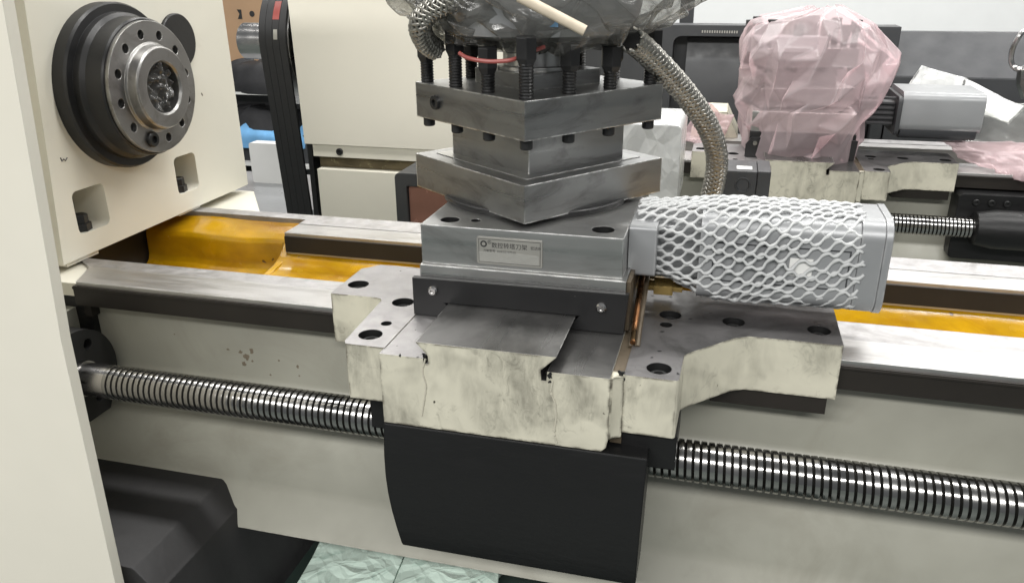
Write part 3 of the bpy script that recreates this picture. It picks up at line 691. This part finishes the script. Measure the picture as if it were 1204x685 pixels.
# raised panel outlines on the motor's side
frame(0.0, 0.385, MZ0+0.07, MZ1-0.08, 0.004, MY0-0.0005, 'side_panel_edge', sm, M['guard2'])
b = B(); b.box(0.22, 0.285, MY0-0.0012, MY0-0.0004, 0.16, 0.215); b.build('rating_label', M['white'], sm)

# foam net sleeve
b = B()
TWIST = -0.27
NS, PER = 42, 11
XA, XB = -0.235, 0.42
def net_pt(x, th, lift=0.0):
    k = min(1, max(0, (x-XA)/(0.27))); k = k*k*(3-2*k)
    cy_, cz_ = 2.473, 0.192+0.028*(1-k)
    hy = 0.112+0.020*k + 0.006*math.sin(x*14); hz = 0.090+0.051*k
    c, s = math.cos(th), math.sin(th); e = 0.52
    y = cy_+(hy+lift)*math.copysign(abs(c)**e, c); z = cz_+(hz+lift)*math.copysign(abs(s)**e, s)
    z += 0.006*noise.noise(Vector((x*6, th*2, 0)))
    return Vector((x, y, z))
# reparametrise the angle by arc length so that the holes keep their size round the corners
tab = []; L_ = 0; prev = None
for i in range(721):
    p = net_pt(0.3, 2*math.pi*i/720)
    if prev: L_ += (p-prev).length
    tab.append(L_); prev = p
def ang(s):
    s = (s % 1.0)*L_
    lo, hi = 0, 720
    while hi-lo > 1:
        m_ = (lo+hi)//2
        if tab[m_] <= s: lo = m_
        else: hi = m_
    return 2*math.pi*(lo+(s-tab[lo])/max(1e-9, tab[hi]-tab[lo]))/720
for i in range(NS):
    pts = []; nst = int(PER*12)
    for k in range(nst+1):
        q = k/nst; ph = q*PER
        tri = math.sin(2*math.pi*ph); tri = math.copysign(abs(tri)**0.7, tri)
        sgn = 1 if i % 2 == 0 else -1
        x = XA+(XB-XA)*q + 0.004*noise.noise(Vector((i*1.7, q*6, 2))) + (0.012*noise.noise(Vector((i*3.1, 0.3, 9))) if q > 0.97 or q < 0.03 else 0)
        tw = TWIST*q + 0.026*noise.noise(Vector((q*4.0, i*0.35, 7)))
        s_ = (i + (0.42+0.10*noise.noise(Vector((i*5.1, q*9, 3))))*sgn*tri)/NS + tw
        pts.append(net_pt(x, ang(s_), 0.004+0.004*noise.noise(Vector((i*2.3, q*25, 0)))))
    b.tube(pts, [0.0056*(1+0.22*math.cos(4*math.pi*(k/nst)*PER+math.pi)) for k in range(nst+1)], 6)
tag(b.build('foam_net_sleeve', M['foam'], sharp=180), 'white foam mesh sleeve stretched over the grey servo motor', 'foam net')

# small dark servo at the back of the saddle
rs = thing('rear_servo', 'small dark grey motor behind the net covered servo, white sticker on top', 'servo motor', (-0.06, 3.62, -0.2))
q0 = A(852, 200, Y=3.5); q1 = A(907, 200, Y=3.5)
b = B(); b.box(q0.x, q1.x-0.055, 3.5, 3.72, 0.0, q0.z); mb = b.build('body', M['guard'], rs)
b = B(); b.box(q1.x-0.053, q1.x, 3.494, 3.72, 0.0, q0.z+0.004); b.build('rear_cap', M['guard'], rs)
b = B(); b.box(q0.x+0.05, q0.x+0.115, 3.54, 3.60, q0.z+0.0005, q0.z+0.0015); b.build('sticker', M['white'], rs)
qe = A(873, 217, Y=3.5)
b = B(); b.lathe((qe.x, 3.5, qe.z), (0, -1, 0), [(0, 0.034), (0.003, 0.034), (0.003, 0.028), (0.001, 0.027), (0.001, 0)], 28); b.build('round_emblem', M['guard2'], rs)
b = B(); b.box(q0.x+0.02, q1.x-0.06, 3.3, 3.7, -0.22, -0.001); b.build('mounting_block', M['saddle'], rs)

# ---------------------------------------------------------------- wrapped bundle, hoses, loose bits on the turret
b = B()
CB = Vector((-0.60, 2.62, 1.03))
def bag(u, v):
    a = 2*math.pi*u; ph = math.pi*(v-0.5)
    d = Vector((math.cos(ph)*math.cos(a), math.cos(ph)*math.sin(a), math.sin(ph)))
    n1 = noise.noise(d*1.6+Vector((3, 1, 2)))*0.10
    rg = 0
    for s_, am in ((2.4, 0.12), (5.2, 0.085)):
        rg += am*(1-abs(noise.noise(Vector((d.x*s_, d.y*s_, d.z*s_*0.7+am*50))))*2.2)
    r = 0.90+n1+rg*0.75
    p = Vector((d.x*0.50*r, d.y*0.40*r, d.z*0.30*r))
    if p.z < -0.24: p.z = -0.24 + (p.z+0.24)*0.25
    return CB + p
b.grid(bag, 44, 24, closeu=True)
tag(crumple(b.build('plastic_bag', M['greybag'], sharp=180), 0.012, 3), 'crumpled smoky plastic bag wrapped round the unit on top of the turret', 'plastic bag')
un = thing('turret_drive', 'dark drive unit wrapped in plastic on top of the turret', 'drive unit', (-0.6, 2.62, 0.80))
b = B(); b.lathe((CT.x, CT.y, 0.80), (0, 0, 1), [(0, 0.20), (0.02, 0.30), (0.06, 0.32), (0.10, 0.33), (0.40, 0.33), (0.43, 0.3)], 40); b.build('housing', M['motor'], un)
b = B(); b.box(-0.95, -0.72, 2.45, 2.6, 0.86, 1.02); b.build('terminal_box', M['guard'], un)
b = B(); b.box(-0.62, -0.48, 2.335, 2.345, 0.85, 0.875); b.build('label_plate', M['blue'], un)

def hose(name, pts, r, label, parent=None):
    c = catmull(pts, 14); t = thing(name, label, 'hose', (c[-1].x, c[-1].y, min(p.z for p in c)))
    b = B(); b.tube(c, r*0.93, 12); b.build('core', M['rubber'], t)
    b = B(); N = len(c)
    # frames
    fr = []; t0 = (c[1]-c[0]).normalized(); u = t0.orthogonal().normalized(); acc = 0; seg = [0]
    for i in range(N):
        tt_ = (c[min(i+1, N-1)]-c[max(i-1, 0)]).normalized(); u = (u-tt_*u.dot(tt_)).normalized(); fr.append((u.copy(), tt_.cross(u)))
        if i: acc += (c[i]-c[i-1]).length; seg.append(acc)
    ns = 8; turns = acc/(r*4.6); steps = int(turns*20)
    for fam in (1, -1):
        for k in range(ns):
            pts2 = []; j = 0
            for q in range(steps+1):
                s_ = acc*q/steps
                while j < N-2 and seg[j+1] < s_: j += 1
                w_ = (s_-seg[j])/max(1e-9, seg[j+1]-seg[j])
                p = c[j].lerp(c[j+1], w_); uu = fr[j][0].lerp(fr[j+1][0], w_); vv = fr[j][1].lerp(fr[j+1][1], w_)
                a = fam*2*math.pi*q/20 + 2*math.pi*k/ns
                rr = r*(1+0.05*math.sin(2*math.pi*q/20*ns+fam*math.pi/2))
                pts2.append(p+(uu*math.cos(a)+vv*math.sin(a))*rr)
            b.tube(pts2, r*0.19, 5, cap=False)
    b.build('braid', M['braid'], t, sharp=180)
    return t
hp_ = [A(742, 46, Y=2.55), A(757, 58, Y=2.62), A(783, 84, Y=2.72), A(810, 115, Y=2.82), A(833, 150, Y=2.92), A(843, 185, Y=3.0), A(838, 222, Y=3.05), A(826, 262, Y=3.08)]
hose('braided_hose', hp_, 0.034, 'braided metal hose curving down from the bag behind the net sleeve')
hp2 = [A(575, -22, Y=2.35), A(535, -2, Y=2.33), A(505, 13, Y=2.34), A(494, 30, Y=2.36), A(500, 48, Y=2.42), A(512, 58, Y=2.48)]
hose('braided_hose', hp2, 0.030, 'short braided metal hose bent over the left side of the bag')
cpts = [A(540, 62, Y=2.26), A(548, 67, Y=2.25), A(562, 70.5, Y=2.24), A(580, 72, Y=2.24), A(602, 70, Y=2.25), A(618, 63, Y=2.3), A(640, 55, Y=2.35)]
b = B(); b.tube(catmull(cpts, 8), 0.006, 8); tag(b.build('red_cable', M['red']), 'thin red cable looping out under the plastic bag', 'cable')
s0, s1 = A(636, 9, Y=2.19), A(688, 36, Y=2.2)
b = B(); b.tube([s0+(s0-s1)*0.5, s0, s1], 0.0145, 12); tag(b.build('beige_stick', M['wood']), 'beige stick lying against the smoky plastic bag', 'stick')

# ---------------------------------------------------------------- the lathe behind: same kind, a little smaller
S2, O2 = 0.89, (0.92, 2.82, 0.0)
setT(S2, O2)
make_bed(-1.9, 2.2, 'bed of the lathe behind with its rails half hidden', full=False)
make_saddle('cream saddle of the lathe behind under the pink plastic', detail=True)
cs2 = thing('cross_slide', 'black cross slide end under the pink plastic bag', 'cross slide', (-0.55, 2.6, 0.0))
b = B(); b.box(-0.872, -0.236, 2.178, 3.15, 0.05, 0.160); b.build('slide_body', M['blackplate'], cs2)
b = B(); b.prism([(-0.892, -0.001), (-0.752, -0.001), (-0.79, 0.0475), (-0.365, 0.0475), (-0.408, 0.002), (-0.234, 0.002), (-0.224, 0.128), (-0.86, 0.125), (-0.892, 0.08)], 'y', 2.158, 2.177); b.build('wiper_plate', M['blackplate'], cs2)
b = B(); b.lathe((-0.835, 2.158, 0.09), (0, -1, 0), [(0, 0.018), (0.01, 0.014)], 14); b.build('wiper_screw', M['chrome'], cs2)
EX = Vector((0.97, 0.24, 0)).normalized(); EY = Vector((-EX.y, EX.x, 0))
make_turret('steel tool turret of the lathe behind, veiled by the pink plastic bag', detail=False)
ball_screw(-0.1, 0.55, 'ball screw of the lathe behind leading into a black bearing block', seg=16)
bb = thing('bearing_block', 'black bearing block at the end of the ball screw behind', 'bearing block', (0.8, 2.15, -0.6))
b = B(); b.lathe((0.49, 2.10, -0.362), (1, 0, 0), [(0, 0.08), (0.01, 0.10), (0.12, 0.12), (0.5, 0.12)], 32); b.build('bearing_barrel', M['blackpaint'], bb)
b = B(); b.prism(rrect(0.40, 1.1, -0.58, -0.165, 0.03), 'y', 2.16, 2.35); b.build('block_body', M['blackpaint'], bb)
for x_ in (0.50, 0.585, 0.67):
    screw_head((x_, 2.161, -0.215), (0, -1, 0), 0.02, 0.015, M['hole'], bb)
setT()
# grey servo of the lathe behind
sv = thing('servo_motor', 'bare grey servo motor with a dark lower lip on the lathe behind', 'servo motor', A(1100, 165, Y=4.95))
y2 = 4.95
g0 = A(1056, 155, Y=y2); g1 = A(1153, 155, Y=y2); gt = A(1100, 110, Y=y2); gb = A(1100, 156, Y=y2); gl = A(1100, 165, Y=y2)
b = B(); b.prism(rrect(y2, y2+0.42, gb.z, gt.z+0.005, 0.045, 6), 'x', g0.x, g1.x); b.build('motor_body', M['motor'], sv)
b = B(); b.prism(rrect(y2+0.015, y2+0.40, gl.z, gb.z+0.05, 0.04, 6), 'x', g0.x+0.01, g1.x-0.015); b.build('lower_lip', M['guard2'], sv)
b = B(); b.prism(rrect(y2-0.01, y2+0.41, gl.z+0.02, gt.z-0.02, 0.03, 4), 'x', g0.x-0.025, g0.x-0.001); b.build('front_flange', M['guard'], sv)
b = B(); b.prism(rrect(y2+0.06, y2+0.34, gb.z+0.02, gt.z-0.06, 0.03, 4), 'x', g0.x-0.22, g0.x-0.026)
for k in range(6): b.box(g0.x-0.22, g0.x-0.03, y2+0.045, y2+0.06, gb.z+0.03+k*0.028, gb.z+0.044+k*0.028)
b.build('gearbox', M['guard'], sv)

# pink plastic bag over the turret behind
rows = [(10, 945, 990), (13, 905, 1010), (20, 884, 1028), (32, 876, 1040), (46, 870, 1048), (62, 866, 1057), (76, 872, 1054), (90, 870, 1044), (108, 862, 1037), (128, 868, 1024), (148, 870, 1014), (163, 872, 1004), (180, 950, 1006), (189, 984, 999)]
YB = 5.12
b = B()
def pinkbag(u, v):
    y = 8 + (189-8)*v
    k = 0
    while k < len(rows)-2 and rows[k+1][0] < y: k += 1
    q = min(1, max(0, (y-rows[k][0])/(rows[k+1][0]-rows[k][0])))
    return y, rows[k][1]*(1-q)+rows[k+1][1]*q, rows[k][2]*(1-q)+rows[k+1][2]*q
def pb(u, v):
    a = 2*math.pi*u
    front = -math.sin(a)
    hem = 170 + 4*math.sin(5*a)+3*math.sin(11*a) + (21*math.exp(-((math.cos(a)-0.62)/0.22)**2) if front > 0 else 0)
    y = 9 + (hem-9)*v
    k = 0
    while k < len(rows)-4 and rows[k+1][0] < y: k += 1
    q = min(1, max(0, (y-rows[k][0])/(rows[k+1][0]-rows[k][0])))
    xl = rows[k][1]*(1-q)+rows[k+1][1]*q; xr_ = rows[k][2]*(1-q)+rows[k+1][2]*q
    pl, pr_ = A(xl, y, Y=YB), A(xr_, y, Y=YB)
    c = (pl+pr_)/2; hw = (pr_.x-pl.x)/2
    dep = 0.18+0.33*min(1, v*4)
    ca0, sa0 = math.cos(a), math.sin(a)
    def rid(n_, w_): return math.exp(-(n_/w_)**2)
    fold = 1.0 + 0.10*noise.noise(Vector((ca0*1.6, sa0*1.6, v*2.2))) + 0.07*rid(noise.noise(Vector((ca0*2.2+v*0.5, sa0*2.2, v*0.6))), 0.12)*min(1, v*3)
    fold += 0.03*noise.noise(Vector((ca0*5, sa0*5, v*3)))
    sq = 0.8
    ca, sa = math.cos(a), math.sin(a)
    p = c + Vector((math.copysign(abs(ca)**sq, ca)*hw*(0.93+0.5*(fold-1)), math.copysign(abs(sa)**sq, sa)*dep*fold, 0))
    return p
b.grid(pb, 34, 10, closeu=True)
tag(crumple(b.build('pink_plastic_bag', M['pink'], sharp=180), 0.018, 5, 0.75, 3), 'translucent pink plastic bag draped over the tool turret behind', 'plastic bag')
# cardboard box under the pink bag with pen marks
kb = thing('marked_box', 'pale box with pen marks seen through the pink plastic', 'box', A(900, 50, Y=4.85))
k0 = A(880, 42, Y=4.88); k1 = A(915, 56, Y=4.88)
b = B(); b.box(k0.x, k0.x+0.42, 4.86, 5.0, k1.z-0.02, k0.z); b.build('box_body', M['motor'], kb)
text('80 4', k0.x+0.03, k1.z+0.0, 0.055, 4.858, 'pen_marks', kb, M['ink'], 0.0004)

# loose sheets of plastic and paper
def sheet(name, corners, Ys, label, cat, m, amp=0.03, seed=0, n=26, group=None):
    P4 = [A(x, y, Y=Y) for (x, y), Y in zip(corners, Ys)]
    b = B()
    def fn(u, v):
        p = P4[0].lerp(P4[1], u).lerp(P4[3].lerp(P4[2], u), v)
        n1 = noise.noise(Vector((u*2.3+seed, v*2.3, 0))) + 0.5*abs(noise.noise(Vector((u*6+seed, v*5, 2))))
        return p + Vector((0.25, -1, 0.6))*amp*n1
    b.grid(fn, n, n)
    o = b.build(name, m, sharp=180, recalc=False)
    md = o.modifiers.new('thickness', 'SOLIDIFY'); md.thickness = 0.0006
    return tag(o, label, cat, group)
sheet('white_sheet', [(1052, 122), (1083, 77), (1138, 92), (1128, 130)], [5.5, 5.6, 5.6, 5.5], 'white paper sheet standing up behind the bare grey servo', 'paper sheet', M['wrap'], 0.010, 1)
sheet('white_sheet', [(1133, 92), (1206, 126), (1186, 146), (1130, 128)], [5.6, 5.3, 5.1, 5.4], 'folded white sheet sloping down beside the bare grey servo', 'paper sheet', M['wrap'], 0.015, 3)
sheet('clear_sheet', [(1150, 126), (1215, 120), (1215, 185), (1132, 170)], [5.35, 5.0, 4.95, 5.2], 'milky plastic sheet hanging next to the bare grey servo', 'plastic sheet', M['film'], 0.05, 5)
sheet('pink_sheet', [(1100, 166), (1215, 168), (1215, 215), (1150, 196)], [5.25, 4.95, 4.75, 4.95], 'loose pink plastic sheet lying by the saddle behind', 'plastic sheet', M['pink'], 0.06, 7)
sheet('pink_sheet', [(800, 160), (826, 121), (862, 136), (842, 182)], [5.3, 5.3, 5.3, 5.2], 'crumpled pink plastic sheet behind the braided hose', 'plastic sheet', M['pink'], 0.06, 9)
b = B()
f0, f1 = A(727, 150, Y=4.2), A(802, 150, Y=4.2); ft = A(760, 146, Y=4.2); fbt = A(790, 250, Y=4.2)
b.prism(rrect(f0.x, f1.x, fbt.z, ft.z, 0.03), 'y', 4.2, 4.75)
tag(b.build('foam_box', M['wrap']), 'white wrapped foam box between the turret and the braided hose', 'foam box')
b = B(); c0 = A(812, 160, Y=5.6); c1 = A(870, 132, Y=5.6); b.prism([(c0.x, c0.z-0.2), (c1.x, c0.z-0.2), (c1.x, c0.z+0.02), (c1.x-0.08, c1.z), (c0.x+0.1, c1.z), (c0.x, c0.z+0.04)], 'y', 5.6, 6.0)
tag(b.build('tailstock_casting', M['saddle']), 'cream casting showing behind the pink bag and hose', 'casting')

# dark chip guard behind the second lathe
gd = thing('chip_guard', 'dark grey sheet metal chip guard of the lathe behind', 'chip guard', (1.0, 6.6, -0.3))
GY = 6.5
a0 = A(733, 28, Y=GY); a1 = A(872, 33, Y=GY); r0 = A(1204, 46, Y=GY+0.4); r1 = A(1204, 90, Y=GY)
x0_, x1_ = a0.x-0.6, A(1060, 33, Y=GY).x
zt_ = A(800, 29, Y=GY).z
w0, w1 = A(792, 42, Y=GY), A(1000, 140, Y=GY)
b = B(); b.prism([(x0_, -0.6), (x1_, -0.6), (x1_, zt_), (x0_, zt_)], 'y', GY+0.25, GY, holes=[(rrect(w0.x, x1_-0.1, -0.5, w0.z, 0.06), 0.16)])
b.build('guard_panel', M['guard'], gd)
b = B(); b.prism([(GY+0.09, -0.5), (GY+0.158, -0.5), (GY+0.158, w0.z-0.01), (GY+0.14, w0.z-0.02), (GY+0.06, w0.z-0.20)], 'x', w0.x+0.1, x1_-0.12); b.build('inner_panel', M['guard'], gd)
for k in range(15):
    q = A(826+k*2.9, 36.3+k*0.05, Y=GY)
    b = B(); b.box(q.x-0.005, q.x+0.005, GY-0.002, GY+0.01, q.z-0.012, q.z+0.006); b.build('vent_slot', M['plate'], gd)
rz0 = A(1100, 46, Y=GY+0.3).z; rz1 = A(1100, 90, Y=GY).z
b = B(); b.prism([(GY, -0.6), (GY, rz1), (GY+0.35, rz0+0.05), (GY+0.45, rz0+0.05), (GY+0.45, -0.6)], 'x', x1_-0.02, 4.6); b.build('sloped_panel', M['guard2'], gd)
b = B(); b.prism([(GY-0.012, -0.6), (GY-0.012, rz1-0.004), (GY-0.002, rz1-0.004), (GY-0.002, -0.6)], 'x', x1_-0.01, 4.6); b.build('lower_panel', M['guard'], gd)
p0_ = A(800, 8, Y=7.2); p1_ = A(816, 8, Y=7.2)
b = B(); b.box(p0_.x, p1_.x, 7.2, 7.3, -2.49, 2.4); tag(b.build('dark_post', M['guard']), 'dark upright post against the white wall', 'post')
# metal hose loop at the right edge
hr0 = A(1203, 58, Y=5.9)
pts = [hr0+Vector((0.06*math.cos(a), 0.02*math.sin(2*a), 0.12*math.sin(a))) for a in [2*math.pi*i/40 for i in range(41)]]
lp = thing('metal_hook', 'bright metal loop hanging before the dark chip guard', 'hook', hr0+Vector((0, 0, -0.3)))
b = B(); b.tube(pts, 0.016, 8); b.build('loop', M['chrome'], lp)
b = B(); b.tube([hr0+Vector((0.04, 0, -0.12)), hr0+Vector((0.05, 0, -0.2)), hr0+Vector((0.09, 0, -0.28))], 0.05, 10); b.build('shank', M['chrome'], lp)

# headstock of the lathe behind, with its belt drive
h2 = thing('headstock', 'plain cream headstock of the lathe behind, belts at its open end', 'headstock', A(430, 170, Y=4.93))
HY = 4.93
l0 = A(358, 166, Y=HY); l1 = A(340, 8, Y=HY); zb = A(430, 172, Y=HY).z
b = B(); b.prism([(l0.x, zb), (-1.25, zb), (-1.25, 1.6), (l0.x-0.03, 1.6)], 'y', HY+1.1, HY); b.build('housing', M['panel'], h2)
b = B(); q = A(368, 168, Y=HY+0.02); b.box(q.x, -1.27, HY+0.012, HY+1.05, zb-0.085, zb-0.001); lowr = b.build('lower_rim', M['cream'], h2)
screw_head((A(398, 170, Y=HY).x, HY+0.012, zb-0.045), (0, -1, 0), 0.024, 0.014, M['hole'], h2, 'rim_screw')
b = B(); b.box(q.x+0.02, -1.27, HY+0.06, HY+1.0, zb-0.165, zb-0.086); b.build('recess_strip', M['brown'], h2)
b = B(); b.prism([(q.x+0.035, -0.9), (-1.2, -0.9), (-1.2, zb-0.166), (q.x+0.035, zb-0.166)], 'y', HY+0.95, HY-0.02); b.build('bed_front', M['cream'], h2)
# pulley and belts
pl = thing('belt_drive', 'black multi belt running down over a pulley at the open headstock end', 'belt drive', (l0.x-0.2, HY+0.5, -0.8))
PX0, PX1 = l0.x-0.285, l0.x-0.085
PYc, PZc, PR = HY+0.50, A(320, 45, Y=HY+0.1).z-0.05, 0.44
def belt_pts(r):
    pts = []
    for i in range(33):
        a = math.pi*i/32
        pts.append((PYc-r*math.cos(a), PZc+r*math.sin(a)))
    r2 = r-0.16
    for i in range(21):
        a = math.pi*i/20
        pts.append((PYc+r2*math.cos(a), PZc-1.75-r2*math.sin(a)))
    return pts
nb = 4; bw = (PX1-PX0)/nb
for k in range(nb):
    o_, i_ = belt_pts(PR+0.02), belt_pts(PR)
    b = B(); n = len(o_); xa_, xb_ = PX0+k*bw+0.001, PX0+(k+1)*bw-0.001
    vs = [(x, p[0], p[1]) for x in (xa_, xb_) for l in (o_, i_) for p in l]
    fs = []
    for i in range(n):
        j = (i+1) % n
        fs += [(i, j, 2*n+j, 2*n+i), (n+i, n+j, 3*n+j, 3*n+i), (i, j, n+j, n+i), (2*n+i, 2*n+j, 3*n+j, 3*n+i)]
    b.add(vs, fs); bo = b.build('belt', M['rubber'], pl)
    if k == 2:
        b = B()
        def mk(u, v):
            a = math.radians(22+16*v); return Vector((xa_+(xb_-xa_)*u, PYc-(PR+0.0215)*math.cos(a), PZc+(PR+0.0215)*math.sin(a)))
        b.grid(mk, 2, 6); b.build('red_mark', M['red'], bo, recalc=False)
        b = B()
        def mk2(u, v):
            a = math.radians(6+8*v); return Vector((xa_+(xb_-xa_)*(0.2+0.6*u), PYc-(PR+0.0215)*math.cos(a), PZc+(PR+0.0215)*math.sin(a)))
        b.grid(mk2, 2, 6); b.build('white_mark', M['plate'], bo, recalc=False)
b = B(); b.lathe((PX0, PYc, PZc), (1, 0, 0), [(0, 0.1), (0, PR-0.002), (PX1-PX0+0.006, PR-0.002), (PX1-PX0+0.008, PR-0.03), (PX1-PX0-0.03, PR-0.05), (PX1-PX0-0.03, 0.1)], 64); b.build('pulley', M['steel'], pl)
b = B(); b.lathe((PX0, PYc, PZc-1.75), (1, 0, 0), [(0, PR-0.163), (PX1-PX0, PR-0.163)], 40); b.build('motor_pulley', M['black'], pl)
qs = A(300, 48, Y=PYc)
b = B(); tl = PX0-A(289, 48, Y=PYc).x; b.lathe((PX0-tl, PYc, qs.z), (1, 0, 0), [(0, 0.06), (0, 0.122), (0.006, 0.127), (tl*0.5, 0.127), (tl*0.5+0.006, 0.115), (tl*0.5+0.016, 0.115), (tl*0.5+0.02, 0.127), (tl+0.01, 0.127)], 40); b.build('spindle_tail', M['chrome'], pl)
b = B(); b.box(l0.x-0.04, l0.x-0.003, HY+0.1, HY+1.05, -0.85, 1.5); b.build('back_plate', M['black'], pl)

# little framed box behind the rear rail
vb = thing('control_box', 'small dark framed box with a reddish pane beside the turret', 'control box', A(490, 262, Y=4.2))
v0, v1 = A(464, 210, Y=4.2), A(530, 210, Y=4.2); vt = A(490, 204, Y=4.2).z; vbz = A(490, 262, Y=4.2).z
b = B(); b.prism(rrect(v0.x, v1.x, vbz-0.3, vt, 0.03), 'y', 4.5, 4.2, holes=[(rrect(v0.x+0.07, v1.x-0.02, vbz-0.28, vt-0.075, 0.01), 0.03)]); b.build('case', M['guard'], vb)
b = B(); b.box(v0.x+0.075, v1.x-0.025, 4.222, 4.232, vbz-0.27, vt-0.08); b.build('pane', M['redpane'], vb)

# shelf and stores seen through the gap beside the headstock
YS = 9.0
def pb_(x, y, Y=YS): return A(x, y, Y=Y)
sh = thing('storage_shelf', 'shelf with white edged boards beyond the headstock', 'shelf', (pb_(320, 240).x, YS, -2.49))
xs0, xs1 = pb_(225, 110).x, pb_(420, 110).x
for (ya, yb_) in ((109, 112), (192, 196)):
    b = B(); b.box(xs0, xs1, YS, YS+1.2, pb_(320, yb_).z, pb_(320, ya).z); b.build('board', M['white'], sh)
b = B(); b.box(xs0, xs0+0.08, YS+0.02, YS+1.1, -2.49, 2.2); b.build('upright', M['guard'], sh)
b = B(); b.box(xs0, xs1, YS+1.2, YS+1.25, -2.49, 1.2); b.build('back_board', M['guard'], sh)
b = B(); b.box(pb_(240, 60).x, pb_(345, 60).x, YS+0.25, YS+1.0, pb_(300, 108.9).z, pb_(300, -60).z)
cb = b.build('cardboard_box', M['cardboard']); tag(cb, 'brown cardboard box with small printed marks on the shelf', 'box')
mk = pb_(283, 16, YS+0.24)
b = B(); b.prism([(mk.x-0.05, mk.z-0.06), (mk.x+0.01, mk.z-0.06), (mk.x+0.01, mk.z+0.05), (mk.x-0.05, mk.z+0.05), (mk.x-0.02, mk.z)], 'y', YS+0.246, YS+0.243); b.build('printed_mark', M['ink'], cb)
mk = pb_(296, 16, YS+0.24)
b = B(); b.lathe((mk.x, YS+0.247, mk.z), (0, -1, 0), [(0, 0.035), (0.004, 0.035)], 12); b.build('printed_mark', M['ink'], cb)
def lump(name, x0, x1, ytop, ybot, Y, m, label, cat, seed, group=None):
    p0, p1 = pb_(x0, ybot, Y), pb_(x1, ytop, Y)
    c = Vector(((p0.x+p1.x)/2, Y+0.3, p0.z)); hx = (p1.x-p0.x)/2; hz = p1.z-p0.z
    b = B()
    def fn(u, v):
        a = 2*math.pi*u; ph = math.pi/2*v
        r = 1+0.16*noise.noise(Vector((math.cos(a)*2.5, math.sin(a)*2.5, v*3+seed)))
        e = 0.5
        ca, sa, cp_, sp_ = math.cos(a), math.sin(a), math.cos(ph), math.sin(ph)
        return c + Vector((math.copysign(abs(ca)**e, ca)*cp_**e*hx*r, math.copysign(abs(sa)**e, sa)*cp_**e*0.3*r, hz*sp_**0.8*(0.9+0.2*noise.noise(Vector((ca*3, sa*3, seed))))))
    b.grid(fn, 40, 16, closeu=True)
    return tag(b.build(name, m, sharp=180), label, cat, group)
lump('black_bag', 255, 335, 70, 109, YS-0.1+0.1, M['fabric'], 'crumpled black bag on the upper shelf board', 'bag', 1)
lump('black_bag', 255, 345, 128, 162, YS, M['fabric'], 'folded black bag on top of the blue film', 'bag', 4)
lump('blue_film', 255, 350, 143, 172, YS-0.05, M['blue'], 'crumpled blue plastic film between black bags', 'plastic film', 6)
b = B(); b.box(xs0+0.1, xs1-0.1, YS+0.1, YS+1.0, pb_(300, 192).z, pb_(300, 158).z); tag(b.build('black_crate', M['guard']), 'flat black crate on the lower shelf board', 'crate')
b = B(); b.box(xs0+0.1, xs1-0.1, YS+0.3, YS+1.0, pb_(300, 131).z, pb_(300, 113).z); tag(b.build('black_case', M['rubber']), 'slim black case under the upper shelf board', 'case')
w0_, w1_ = A(298, 214, Y=6.5), A(346, 170, Y=6.5)
b = B(); b.prism(rrect(w0_.x, w1_.x, w0_.z, w1_.z, 0.02), 'y', 6.5, 6.62); tag(b.build('foam_board', M['white']), 'white foam board standing on edge beside the belts', 'foam board')
t0_, t1_ = A(270, 248, Y=6.0), A(380, 214, Y=6.5)
b = B(); b.box(A(240, 230, Y=6.3).x, A(400, 230, Y=6.3).x, 5.2, 6.9, w0_.z-0.06, w0_.z-0.001); b.box(A(300, 230, Y=6.3).x, A(320, 230, Y=6.3).x, 5.6, 5.8, -2.49, w0_.z-0.06)
tag(b.build('grey_bench', M['motor']), 'grey bench top under the white foam board', 'bench')
